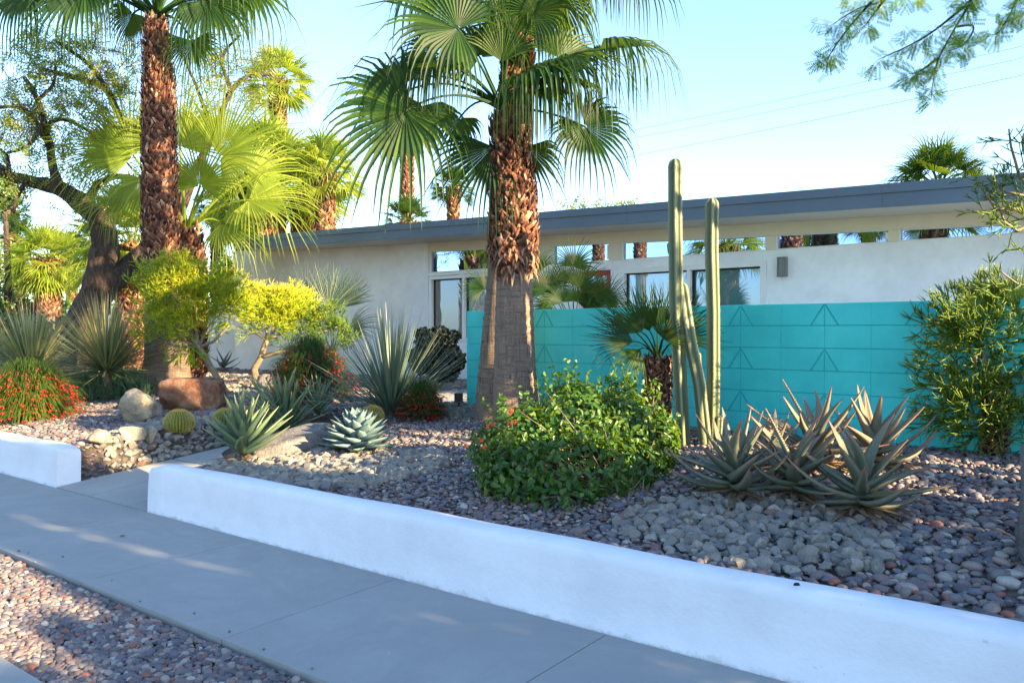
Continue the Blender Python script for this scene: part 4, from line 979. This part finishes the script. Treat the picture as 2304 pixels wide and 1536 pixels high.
def barrel(px, py, R, label, seed):
    b = gb(px, py); r = empty('barrel_cactus', b, label, 'cactus', 'golden barrel cacti'); m = MB(); n = 28; c = b+V((0, 0, R*.72)); vs = []; ts = []; K = 22
    for i in range(K+1):
        ph = -1.2+(PI/2+1.2)*i/K
        for k in range(n*6):
            a = 2*PI*k/(n*6); cr = abs(math.cos(a*n/2)); q = R*(.9+.12*cr)*math.cos(ph); vs.append(c+V((math.cos(a)*q, math.sin(a)*q, R*.88*math.sin(ph)-.25*R*math.exp(-((PI/2-ph)*4)**2)))); ts.append(.1+.5*cr+.3*(ph > 1.2))
    nn = n*6; m.add(vs, [(i*nn+k, i*nn+(k+1) % nn, (i+1)*nn+(k+1) % nn, (i+1)*nn+k) for i in range(K) for k in range(nn)], ts); m.build('body', M['barrel'], r)
    m = MB()
    for k in range(n):
        a = 2*PI*k/n
        for i in range(16):
            ph = -.7+2.2*i/16; er = V((math.cos(a)*math.cos(ph), math.sin(a)*math.cos(ph), math.sin(ph)*.9)); p = c+V((math.cos(a)*R*1.0*math.cos(ph), math.sin(a)*R*1.0*math.cos(ph), R*.88*math.sin(ph)))
            for q in range(5):
                d = rdir(er, .5); s_ = d.orthogonal()*.0012; m.add([p-s_, p+s_, p+d*.03], [(0, 1, 2)], .5)
    m.build('spines', M['spine'], r)
barrel(403, 974, .165, 'round golden barrel cactus in front of the large rust brown boulder', 1)
barrel(508, 968, .155, 'golden barrel cactus half hidden behind the pale green aloes', 2)
barrel(838, 952, .12, 'small golden barrel cactus just behind the blue agave', 3)
# ------------------------------------------------------------------ turquoise wall
DU = V((.7706, -.6373, 0)).normalized(); DN = V((-.6373, -.7706, 0)).normalized()
TW = V((2.78, 7.1, 0)); t0_, t1_ = -4.34, 7.5
CH = (1.855-.63)/6; zt = 1.855
wall = empty('block_wall', TW+DU*0+V((0, 0, .5)), 'turquoise painted block wall with raised triangle pattern in front of the house', 'wall')
m = MB(); bw = .3935
for c in range(0, 7):
    z = zt-(c+1)*CH
    u = t0_
    while u < t1_:
        e = min(.0237+bw*(math.floor((u-.0237)/bw+1e-4)+1), t1_); g = .001 if c % 2 else .0004
        m.box(TW+DU*(u+g)+V((0, 0, z+.004)), DU*(e-u-2*g), -DN*.19, V((0, 0, CH-.008))); u = e
    
o = m.build('blocks', M['teal'], wall, False); bvm = o.modifiers.new('b', 'BEVEL'); bvm.width = .002; bvm.segments = 2
m = MB(); m.box(TW+DU*(t0_+.01)-DN*.004+V((0, 0, .45)), DU*(t1_-t0_-.02), -DN*.182, V((0, 0, zt-.45-.008))); m.build('mortar', M['teal_joint_shade'], wall, False)
# triangle grooves: thin ribs in alternate blocks, groove shade painted in darker teal
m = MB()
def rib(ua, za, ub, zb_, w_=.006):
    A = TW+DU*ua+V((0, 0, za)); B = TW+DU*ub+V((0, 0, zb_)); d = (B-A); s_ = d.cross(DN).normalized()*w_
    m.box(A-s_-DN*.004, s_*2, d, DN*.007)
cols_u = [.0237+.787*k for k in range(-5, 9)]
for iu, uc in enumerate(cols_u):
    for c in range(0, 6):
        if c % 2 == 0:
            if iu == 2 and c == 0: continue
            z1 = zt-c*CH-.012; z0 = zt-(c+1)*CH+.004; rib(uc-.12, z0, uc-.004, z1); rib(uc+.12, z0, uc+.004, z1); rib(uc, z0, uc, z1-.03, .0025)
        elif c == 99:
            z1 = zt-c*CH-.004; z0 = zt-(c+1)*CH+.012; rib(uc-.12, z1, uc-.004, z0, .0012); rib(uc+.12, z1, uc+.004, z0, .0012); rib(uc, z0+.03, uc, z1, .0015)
m.build('triangle_relief', M['teal_joint_shade'], wall, False)
# ------------------------------------------------------------------ house
O = V((3.26, 11.9, 0))
def fpt(u, w_, z): p = O+DU*u+DN*w_; return V((p.x, p.y, z))
def fpx(px, py, w_=0):
    d = ray(px, py); o = O+DN*w_; t = (o-EYE).dot(DN)/d.dot(DN); p = EYE+d*t; return (p-o).dot(DU), p.z
def fbox(m, u0, u1, w0, w1, z0, z1, z0b=None, z1b=None):
    z0b = z0 if z0b is None else z0b; z1b = z1 if z1b is None else z1b
    vs = [fpt(u0, w0, z0), fpt(u1, w0, z0b), fpt(u1, w1, z0b), fpt(u0, w1, z0), fpt(u0, w0, z1), fpt(u1, w0, z1b), fpt(u1, w1, z1b), fpt(u0, w1, z1)]
    m.add(vs, [(0, 3, 2, 1), (4, 5, 6, 7), (0, 1, 5, 4), (1, 2, 6, 5), (2, 3, 7, 6), (3, 0, 4, 7)])
zb = lambda u: 3.184-.0305*u
house = empty('house', fpt(0, -3, .5), 'low white mid century house with blue grey flat roof fascia and clerestory windows', 'house')
uL = -11.6; uR = 9.0; uS = fpx(962, 600)[0]
ZS = 2.775
cl_t = lambda u: 2.985-.031*(u-fpx(1745, 600)[0])
wins = []   # clerestory panes by photo x
for x0, x1 in ((968, 1192), (1245, 1370), (1400, 1725), (1746, 1998), (2022, 2292), (2330, 2560)):
    wins.append((fpx(x0, 560)[0], fpx(x1, 550)[0]))
m = MB()
fbox(m, uL+.2, uS, -.25, 0, .3, zb(uL+.2)+.01, None, zb(uS)+.01)
# stucco below the clerestories, with openings
wl = (fpx(968, 700)[0], fpx(1192, 700)[0]); dr = (fpx(1300, 650)[0], fpx(1374, 650)[0]); sl_ = (fpx(1398, 650)[0], fpx(1722, 650)[0])
zwt = fpx(968, 624)[1]; zwb = fpx(968, 765)[1]; zdt = 2.63; zds = 2.62
fbox(m, uS, wl[0]-.002, -.25, 0, .3, ZS)
fbox(m, wl[0]-.002, wl[1]+.002, -.25, 0, .3, zwb); fbox(m, wl[0]-.002, wl[1]+.002, -.25, 0, zwt, ZS)
fbox(m, wl[1]+.002, dr[0], -.25, 0, .3, ZS); fbox(m, dr[0], dr[1], -.25, 0, zdt, ZS); fbox(m, dr[1], sl_[0], -.25, 0, .3, ZS); fbox(m, sl_[0], sl_[1], -.25, 0, zds, ZS)
fbox(m, sl_[1], uR, -.25, 0, .3, ZS)
# end and back walls
fbox(m, uL+.2, uL+.4, -8, -.252, .3, zb(uL)+.01); fbox(m, uR-.2, uR, -8, -.252, .3, zb(uR)+.01); fbox(m, uL+.4, uR-.2, -8, -7.8, .3, zb(uL)-.02, None, zb(uR)-.02)
m.build('wall', M['stucco'], house, False)
m = MB()
edges = [uS]+[e for w_ in wins for e in w_]+[uR]
for i in range(0, len(edges), 2):
    fbox(m, edges[i], edges[i+1], -.2, .003, ZS+.002, cl_t(edges[i]), None, cl_t(edges[i+1]))
fbox(m, uS, uR, -.2, .006, cl_t(uS)+.002, zb(uS)+.01, cl_t(uR)+.002, zb(uR)+.01)
m.build('header', M['cream'], house, False)
for k, (u0, u1) in enumerate(wins):
    f_ = MB(); fw = .035
    fbox(f_, u0, u1, -.1, .015, ZS+.001, ZS+.012); fbox(f_, u0, u1, -.1, .012, cl_t(u0)-.012, cl_t(u0)-.001, cl_t(u1)-.012, cl_t(u1)-.001)
    fbox(f_, u0, u0+fw*.8, -.1, .010, ZS+.0125, cl_t(u0)-.0125, ZS+.0125, cl_t(u0)-.0135); fbox(f_, u1-fw*.8, u1, -.1, .010, ZS+.03, cl_t(u1)-.029)
    fr_ = f_.build('clerestory_window', M['trim'], house, False)
    p_ = MB(); fbox(p_, u0+.02, u1-.02, -.045, -.03, ZS+.008, cl_t(u0)-.008, None, cl_t(u1)-.008); p_.build('pane', M['glass_cl'], fr_, False)
def subpart(mb_, name, mat, par):
    return mb_.build(name, mat, par, False)
def framed(name, u0, u1, z0, z1, mull, mats, mat='trim', th=.05):
    f_ = MB(); fbox(f_, u0-.02, u1+.02, -.12, .02, z1-th, z1+.01); fbox(f_, u0-.02, u1+.02, -.12, .022, z0-.02, z0+th)
    fbox(f_, u0-.02, u0+th, -.12, .017, z0+th+.001, z1-th-.001); fbox(f_, u1-th, u1+.02, -.12, .017, z0+th+.001, z1-th-.001)
    for q in mull: fbox(f_, q-.03, q+.03, -.12, .014, z0+th+.001, z1-th-.001)
    o = f_.build(name, M[mat], house, False); es = [u0+th]+[e for q in mull for e in (q-.03, q+.03)]+[u1-th]
    for i in range(0, len(es), 2):
        g_ = MB(); fbox(g_, es[i]-.005, es[i+1]+.005, -.08-.02*(i > 0), -.07-.02*(i > 0), z0+th-.01, z1-th+.01); subpart(g_, 'pane', M[mats[i//2]], o)
        s_ = MB(); fbox(s_, es[i], es[i]+.03, -.069-.02*(i > 0), -.05, z0+th, z1-th); fbox(s_, es[i]+.03, es[i+1], -.069-.02*(i > 0), -.05, z1-th-.022, z1-th); subpart(s_, 'seal', M['black'], o)
    return o
framed('window', wl[0], wl[1], zwb, zwt, [fpx(1043, 700)[0]], ['glass_bl', 'glass_tq'])
framed('sliding_door', sl_[0], sl_[1], .6, zds, [fpx(1550, 650)[0]], ['glass_tq', 'glass_dk'], th=.07)
# vertical trim at the stucco edge and around the sliding door
m = MB(); fbox(m, uS-.03, uS+.03, 0.0, .02, .5, zb(uS)); fbox(m, wins[2][0]-.16, wins[2][0]-.12, .0, .012, .5, ZS); fbox(m, uS+.03, wl[1], .021, .045, zwt+.02, zwt+.07)
m.build('trim', M['trim'], house, False)
# red entry door with two panes
m = MB(); fbox(m, dr[0]+.02, dr[1]-.02, -.22, -.16, .6, zdt); d_ = m.build('entry_door', M['red_door'], house, False)
m = MB()
for z0, z1 in ((fpx(1335, 637)[1], fpx(1335, 620)[1]), (fpx(1335, 690)[1], fpx(1335, 662)[1]), (1.2, 1.5)): fbox(m, dr[0]+.12, dr[1]-.16, -.159, -.15, z0, z1)
subpart(m, 'pane', M['glass_tq'], d_)
# roof slab, fascia boards, soffit
m = MB(); OV = .9; OB = 8.6
fbox(m, uL-.45, uR+.6, -OB, OV-.03, zb(uL-.45)+.012, zb(uL-.45)+.25, zb(uR+.6)+.012, zb(uR+.6)+.25); m.build('roof', M['roof'], house, False)
m = MB(); e0, e1 = uL-.45, uR+.6
segs = 6; us = [e0+(e1-e0)*i/segs for i in range(segs+1)]
for i in range(segs):
    a_, b_ = us[i]+.0015, us[i+1]-.0015
    fbox(m, a_, b_, OV-.03, OV, zb(a_), zb(a_)+.17, zb(b_), zb(b_)+.17); fbox(m, a_, b_, OV-.03, OV+.018, zb(a_)+.172, zb(a_)+.285, zb(b_)+.172, zb(b_)+.285)
fbox(m, e0-.03, e0-.001, -OB, OV, zb(e0), zb(e0)+.285); m.build('fascia', M['fascia'], house, False)
m = MB(); fbox(m, e0+.001, e1-.001, .007, OV-.031, zb(e0)+.002, zb(e0)+.011, zb(e1)+.002, zb(e1)+.011); m.build('soffit', M['soffit'], house, False)
# wing wall at the left end
pA = W(640, 700, 19.15); dW = V((-1, .33, 0)).normalized(); xw = V((0, 0, 0))
# length so that its end sits at photo x 528
dd = ray(528, 700); k = dd.x/dd.y; tL = (k*pA.y-pA.x)/(dW.x-k*dW.y)
m = MB(); o0 = V((pA.x, pA.y, .3)); bk = V((dW.y, -dW.x, 0))*-1
if bk.y < 0: bk = -bk
m.box(o0, dW*tL, bk*.3, V((0, 0, 3.58-.3))); m.build('wing_wall', M['stucco'], house, False)
m = MB(); q = W(572, 560, 18.9); m.tube([q, q+V((-.12, -.1, .05))], [.05, .06], 10); m.box(q+V((.0, 0, -.04)), V((.06, 0, 0)), V((0, .06, 0)), V((0, 0, .08))); m.build('flood_light', M['trim'], house)
# wall lamp
u_, z_ = fpx(1764, 601); m = MB(); fbox(m, u_-.055, u_+.055, .001, .02, z_-.14, z_+.14)
for s_ in (-1, 1): fbox(m, u_+s_*.055-.006, u_+s_*.055+.006, .021, .11, z_-.12, z_+.12)
fbox(m, u_-.065, u_+.065, .021, .115, z_+.121, z_+.14); fbox(m, u_-.065, u_+.065, .021, .115, z_-.14, z_-.121)
for k in range(5): fbox(m, u_-.04+k*.02-.002, u_-.04+k*.02+.002, .105, .11, z_-.12, z_+.12)
lo = m.build('wall_lamp', M['metal'], house, False); m = MB(); fbox(m, u_-.045, u_+.045, .022, .10, z_-.118, z_+.118); subpart(m, 'lamp_glass', M['lampglass'], lo)
# white garden wall further left
e_ = o0+dW*tL
m = MB(); q0 = V((e_.x, e_.y+.6, .3)); q1 = W(150, 745, 23.5); d_ = V((q1.x-q0.x, q1.y-q0.y, 0)); m.box(q0, d_, V((0, .25, 0)), V((0, 0, 1.95)))
tag(m.build('garden_wall', M['stucco'], None, False), 'plain white garden wall running left from the corner of the house', 'wall')
m = MB(); q0 = W(335, 745, 20.5); q0.z = .3; m.box(q0, V((-.8, .2, 0)), V((.1, .6, 0)), V((0, 0, W(0, 690, 20.5).z-.3))); m.box(q0+V((-.9, .1, W(0, 690, 20.5).z-.3)), V((1, -.1, 0)), V((.1, .8, 0)), V((0, 0, .09)))
tag(m.build('utility_box', M['trim'], None, False), 'white box beside the garden wall left of the larger fire stick', 'box')
# path light
b = gb(1032, 925); r = empty('path_light', b, 'small black path light at the foot of the turquoise wall end', 'lamp')
m = MB(); m.tube([b, b+V((0, 0, .1))], [.012, .012], 6); m.build('stake', M['black'], r); m = MB(); m.box(b+V((-.05, -.05, .1)), V((.1, 0, 0)), V((0, .1, 0)), V((0, 0, .12))); m.build('lamp_head', M['black'], r, False)
# small debris on the wall top and walk
def debris(p, L_, lb, mat='dead', rz=0):
    m = MB(); d = V((math.cos(rz), math.sin(rz), 0)); s_ = V((-d.y, d.x, 0)); 
    m.add([p, p+d*L_*.3+s_*L_*.25+V((0, 0, .01)), p+d*L_*.3-s_*L_*.25, p+d*L_*.8+s_*L_*.1+V((0, 0, .012)), p+d*L_*.8-s_*L_*.14, p+d*L_], [(0, 2, 1), (1, 2, 4, 3), (3, 4, 5)]); tag(m.build('dry_leaf', M[mat], None), lb, 'leaf')
dd_ = ray(1784, 1316); t_ = (.425-EYE.z)/dd_.z; debris(EYE+dd_*t_, .035, 'tiny dark dry leaf lying on top of the long white planter wall', 'black')
dd_ = ray(268, 1206); t_ = (.004-EYE.z)/dd_.z; debris(EYE+dd_*t_, .05, 'brown dry leaf on the sidewalk near the path opening')
# ------------------------------------------------------------------ trees
def tree_limb(m, pts, r0, r1, n=10, wob=.1):
    P_ = []
    K = 6
    for i in range(len(pts)-1):
        a0 = pts[max(0, i-1)]; b0 = pts[i]; c0 = pts[i+1]; d0 = pts[min(len(pts)-1, i+2)]
        for k in range(K):
            t = k/K; P_.append(.5*((2*b0)+(c0-a0)*t+(2*a0-5*b0+4*c0-d0)*t*t+(-a0+3*b0-3*c0+d0)*t**3))
    P_.append(pts[-1]); L_ = len(P_)
    P_ = [p+V((noise.noise(p*2.1), noise.noise(p*2.1+V((9, 0, 0))), noise.noise(p*2.1+V((0, 9, 0)))))*wob*(r0*1.2) for p in P_]
    m.tube(P_, [(r0+(r1-r0)*(i/(L_-1))**.8)*(1+.12*noise.noise(P_[i]*4)) for i in range(L_)], n); return P_
Yq = 15.5
b = GY(165, Yq); mesq = empty('mesquite_tree', b, 'old mesquite tree with dark twisted trunk and feathery leaves at the left', 'tree')
m = MB(); Wq = lambda x, y, d=0: W(x, y, Yq+d)
paths = []
paths.append(tree_limb(m, [b-V((0, 0, .1)), Wq(180, 760), Wq(208, 680), Wq(228, 610), Wq(238, 550), Wq(228, 505), Wq(190, 462), Wq(140, 425), Wq(80, 408, .3), Wq(20, 392, .5), Wq(-40, 350, .6)], .42, .07, 16))
paths.append(tree_limb(m, [Wq(205, 700), Wq(250, 640), Wq(300, 590, .3), Wq(345, 545, .6), Wq(400, 470, .9), Wq(430, 400, 1)], .24, .12, 14))
br = [([(135, 422), (120, 380), (112, 330), (98, 280), (85, 225), (55, 175)], .11, .04), ([(112, 330), (70, 260), (30, 240), (-20, 245)], .06, .03), ([(98, 285), (140, 268), (200, 295), (215, 320)], .055, .025),
      ([(195, 465), (215, 420), (255, 398), (300, 400)], .09, .05), ([(430, 400), (340, 330), (270, 260), (243, 205), (195, 182), (130, 165), (95, 155)], .11, .03), ([(245, 210), (205, 150), (155, 112), (120, 90)], .06, .02),
      ([(430, 400), (480, 300), (520, 205), (560, 172), (620, 168)], .09, .03), ([(60, 408), (40, 440), (30, 480)], .05, .03), ([(20, 392), (15, 350), (-10, 330)], .05, .02), ([(98, 280), (60, 330), (10, 345)], .05, .02),
      ([(520, 205), (500, 130), (540, 80)], .05, .02), ([(85, 225), (120, 190), (125, 140)], .04, .02), ([(480, 300), (440, 190), (400, 100)], .05, .02)]
for pts_, r0, r1 in br: paths.append(tree_limb(m, [Wq(x, y, U(-.4, .6)+(.6 if x > 330 else 0)) for x, y in pts_], r0, r1, 8))
tw = MB(); lf = MB()
ends = []
for pi, P_ in enumerate(paths):
    st = 3
    for i in range((24 if pi < 2 else 4), len(P_), 2):
        for k in range(2): ends.append(P_[i])
def spray(p, d, L_, lf, tw, ls=.05, t=.5, n=14, side=None):
    q = p.copy(); pts = [q.copy()]
    for i in range(5):
        d = (d+V((random.gauss(0, .18), random.gauss(0, .18), random.gauss(0, .1)))).normalized(); q = q+d*L_/5; pts.append(q.copy())
    tw.tube(pts, [.009, .008, .006, .005, .004, .002], 4, .3)
    for i in range(n):
        u = U(.25, 1); k = min(4, int(u*5)); c = pts[k].lerp(pts[k+1], u*5-k); v = rdir(V((d.x*.4, d.y*.4, -.15)), .8); tt = min(.97, max(0, t+random.gauss(0, .2)))
        # a small bipinnate leaf: pairs of leaflets on a rachis
        s_ = v.orthogonal().normalized(); s_ = (s_*math.cos(i)+v.cross(s_)*math.sin(i))
        for j in range(3):
            e = c+v*ls*(j+.6); w_ = s_*ls*.55
            for sg in (-1, 1): lf.add([e, e+w_*sg+v*ls*.12, e+w_*sg*1.3+v*ls*.42, e+v*ls*.28], [(0, 1, 2, 3)], tt)
for p in ends:
    for k in range(1):
        d = rdir(V((0, 0, .35)), .7); L_ = U(.4, .9); spray(p+V((U(-.3, .3), U(-.4, .4), U(-.1, .2))), d, L_, lf, tw, .06, .5, 13)
for i in range(200):   # outer canopy
    x, y = (U(-20, 330), U(85, 330)) if i < 165 else (U(430, 600), U(90, 260))
    spray(Wq(x, y, U(-1, 1.2)), rdir(V((U(-.6, .6), 0, .15)), .4), U(.5, 1.0), lf, tw, .06, .6, 16)
m.build('trunk', M['bark'], mesq); tw.build('twigs', M['bark'], mesq); lf.build('foliage', M['mesq'], mesq, False)
# overhanging tree at the top right
tb_ = V((6.4, 4.4, .4)); ac = empty('acacia_tree', tb_, 'feathery acacia hanging its branch tips into the top right corner', 'tree')
m = MB(); Ya = 5.2; tw = MB(); lf = MB()
fk = V((6.2, 4.7, 3.2)); tree_limb(m, [tb_-V((0, 0, .3)), V((6.5, 4.5, 1.6)), fk, V((5.9, 5.0, 4.6))], .16, .08)
Z = W(2290, -140, Ya); tree_limb(m, [fk, V((5.2, 5.0, 3.9)), Z, W(2080, -150, Ya), W(1900, -60, Ya)], .08, .02)
hang = [[(2230, -120), (2190, -10), (2150, 60), (2112, 130), (2100, 180), (2095, 225)], [(2170, 15), (2100, 70), (2040, 105), (1975, 135)], [(2080, -140), (2000, -10), (1930, 20), (1868, 60)], [(2290, -140), (2290, -20), (2268, 40), (2240, 80)],
        [(1960, 5), (1905, 70), (1870, 120), (1862, 135)], [(2150, 60), (2190, 60), (2170, 100), (2130, 115)], [(2112, 130), (2070, 160), (2045, 165)], [(1990, 0), (1960, 40), (1945, 60)], [(2290, -140), (2310, 0), (2306, 30)], [(2150, -100), (2080, -20), (2010, -10), (1900, -10)], [(2250, -100), (2200, -20), (2170, 10)]]
def pinn(c, v, L_, t):
    s_ = v.orthogonal().normalized(); a_ = U(0, 6.28); s_ = s_*math.cos(a_)+v.cross(s_)*math.sin(a_)
    for j in range(9):
        e = c+v*L_*(j+1)/9
        for sg in (-1, 1): lf.add([e, e+s_*sg*L_*.2+v*L_*.04, e+s_*sg*L_*.32+v*L_*.11, e+s_*sg*L_*.12+v*L_*.09], [(0, 1, 2, 3)], t)
for h_ in hang:
    P_ = tree_limb(m, [W(x, y, Ya+U(-.15, .15)) for x, y in h_], .010, .0022, 5, .3)
    for i in range(6, len(P_)):
        for k in range(3):
            d = rdir(V((U(-.5, .2), 0, -.4)), .5); t = U(.2, .6) if random.random() < .7 else .95; q = P_[i]+d*U(0, .05); pinn(q, d, U(.06, .105), t)  # part of the leaves coloured yellow as if sunlit
            if k == 0 and i % 2 == 0:
                e = P_[i]+rdir(V((-.3, 0, -.3)), .6)*U(.08, .16); tw.tube([P_[i], e], [.002, .0012], 3)
                for z in range(4): pinn(P_[i].lerp(e, U(.3, 1)), rdir(V((-.2, 0, -.5)), .6), U(.04, .07), t)
    # the crown above the frame
for i in range(110):
    p = V((U(3.4, 7.6), U(3.6, 6.8), U(4.6, 6.2))); spray(p, rdir(V((0, 0, 0)), 1), .7, lf, tw, .04, .5, 10)
m.add(tw.v, tw.f, tw.t); m.build('trunk', M['bark'], ac); lf.build('foliage', M['acacia'], ac, False)
# tree tops behind the roof and greenery at the far left
def bushy(name, c, rx, rz_, n, mat, label, cat, ls=.12, trunk=True, grp=None):
    base = V((c.x, c.y, .5)); r = empty(name, base, label, cat, grp); m = MB(); bl = [(c+V((U(-.6, .6)*rx, U(-.5, .5)*rx, U(-.4, .5)*rz_)), rx*U(.35, .6), rx*U(.35, .6), rz_*U(.35, .6)) for _ in range(9)]+[(c, rx*.7, rx*.7, rz_*.7)]
    cnt = 0
    while cnt < n:
        cc, bx, by, bz = random.choice(bl); v = V((random.gauss(0, 1), random.gauss(0, 1), random.gauss(0, 1))).normalized(); k = U(.5, 1.1)
        leaf(m, cc+V((v.x*bx*k, v.y*by*k, v.z*bz*k)), v+V((U(-.6, .6), U(-.6, .6), U(-.3, .6))), ls*U(.6, 1.2), ls*.35, min(.97, max(0, random.gauss(.45, .22)))); cnt += 1
    m.build('crown', M[mat], r)
    if trunk: m = MB(); m.tube([base-V((0, 0, .3)), base.lerp(c, .5)+V((.1, 0, 0)), c], [.14, .1, .05], 8); m.build('trunk', M['bark'], r)
    return r
bt = empty('roof_tree', placeY(1370, 28), 'thin yellow green tree top showing over the roof left of the cactus', 'tree'); m = MB(); lf = MB(); tw = MB()
p0 = placeY(1370, 28); tree_limb(m, [p0, V((p0.x, p0.y, 3)), W(1370, 520, 28)], .15, .06)
for i in range(46): spray(W(1370+random.gauss(0, 45), 478+U(-8, 60), 28+U(-1, 1)), rdir(V((U(-1, 1), 0, .5)), .3), U(.5, .9), lf, tw, .13, .55, 16)
m.add(tw.v, tw.f, tw.t); m.build('trunk', M['bark'], bt); lf.build('foliage', M['mesq'], bt, False)
for k, (px, py, Y, rx, rz_, mat, lb) in enumerate((
    (10, 620, 30, 1.4, 1.6, 'mesq', 'yellow green round tree at the left edge behind the thin palms'), (60, 700, 26, 2.2, .8, 'hedge', 'green hedge bush at far left below the palms'),
    (160, 705, 26, 2.0, .5, 'hedge', 'low green bush between the stout palm and the mesquite trunk'), (10, 430, 24, .9, 1.0, 'hedge', 'dark bushy tree top at the left edge below the mesquite branch'),
    (515, 625, 22, .5, .9, 'hedge', 'dark shrub peeping out at the left corner of the house'), (270, 720, 27, 2.2, .8, 'hedge', 'green bush behind the white garden wall'), (-60, 700, 24, 2, 1.2, 'hedge', 'green bush just past the left edge'),
    (0, 760, 17, 1.2, .9, 'ground_leaf', 'leafy shrub behind the leftmost sotol'), (130, 790, 18, 1.3, .4, 'hedge', 'low dark shrub between the two round sotols'))):
    bushy('background_bush', W(px, py, Y), rx, rz_, 2600, mat, lb, 'bush', .13, Y > 19)
# ------------------------------------------------------------------ overhead wires
for k, (ya, yb_) in enumerate(((101, 283), (129, 300), (167, 340))):
    A_ = W(2400, ya-20, 30); B_ = W(1300, yb_+16, 52); C_ = B_+(B_-A_)*.8
    m = MB(); pts = [A_.lerp(C_, i/24) for i in range(25)]; pts = [p-V((0, 0, 4*.5*(i/24)*(1-i/24))) for i, p in enumerate(pts)]; m.tube(pts, .009+.002*(k == 2), 4)
    tag(m.build('overhead_wire', M['wire']), ('top', 'middle', 'lowest')[k]+' of the three overhead wires crossing the sky at right', 'wire', 'overhead wires')
# ------------------------------------------------------------------ unseen plants added outside the frame at the right to shade the bed
sh = V((math.cos(SAZ), math.sin(SAZ), 0)); sp = V((-sh.y, sh.x, 0))
def rq(r_, q_): return sh*r_+sp*q_
casters = [(7, .8, 3.85, .8), (7.1, 1.6, 3.95, .7), (7.1, 2.3, 4.0, .5), (7.1, 2.8, 4.35, .4), (7.1, 3.15, 5.1, .4), (7, 3.7, 5.2, .5), (7.1, 4.4, 4.8, .5), (7, 4.95, 4.15, .45), (7.1, 5.5, 3.9, .4), (7.1, 6.1, 3.2, .35), (7.3, -.4, 3.6, 1.0)]
for i, (r_, q_, h_, w_) in enumerate(casters):
    p = rq(r_, q_); g = empty('caster_shrub', V((p.x, p.y, .3)), 'unseen tall shrub added outside the right edge to cast shade', 'shrub', 'unseen shrubs added for shade')
    m = MB(); bl = [(V((p.x, p.y, h_*.45)), w_*.85, w_*.85, h_*.45), (V((p.x+U(-.2, .2), p.y, h_*.8)), w_*.7, w_*.7, h_*.22)]
    for k in range(5000):
        cc, bx, by, bz = random.choice(bl); v = V((random.gauss(0, 1), random.gauss(0, 1), random.gauss(0, 1))).normalized(); kk = U(.6, 1.0)
        leaf(m, cc+V((v.x*bx*kk, v.y*by*kk, v.z*bz*kk)), v+V((U(-.6, .6),)*3), U(.1, .18), .03, U(.2, .7))
    m.build('foliage', M['hedge'], g); m = MB(); m.tube([V((p.x, p.y, .1)), V((p.x, p.y, h_*.8))], [.06, .03], 6); m.build('stem', M['bark'], g)
for i, (r_, q_, h_, w_, zc, hz_) in enumerate(((12.5, 10.6, 0, 1.8, 6.6, 3.8), (13.5, 13.2, 0, 2.0, 6.6, 4.0), (7.2, 3.85, 0, .95, 5.2, 1.3), (7.4, 6.3, 0, .45, 5.9, .8), (7.2, 5.6, 0, .45, 5.95, .75))):
    p = rq(r_, q_); bushy('caster_tree', V((p.x, p.y, zc)), w_, hz_, 7000, 'hedge', 'unseen tree added outside the right edge to cast shade', 'tree', .16, True, 'unseen trees added for shade')  # crowns added out of view, each set to shade one strip
print('objects', len(bpy.data.objects))
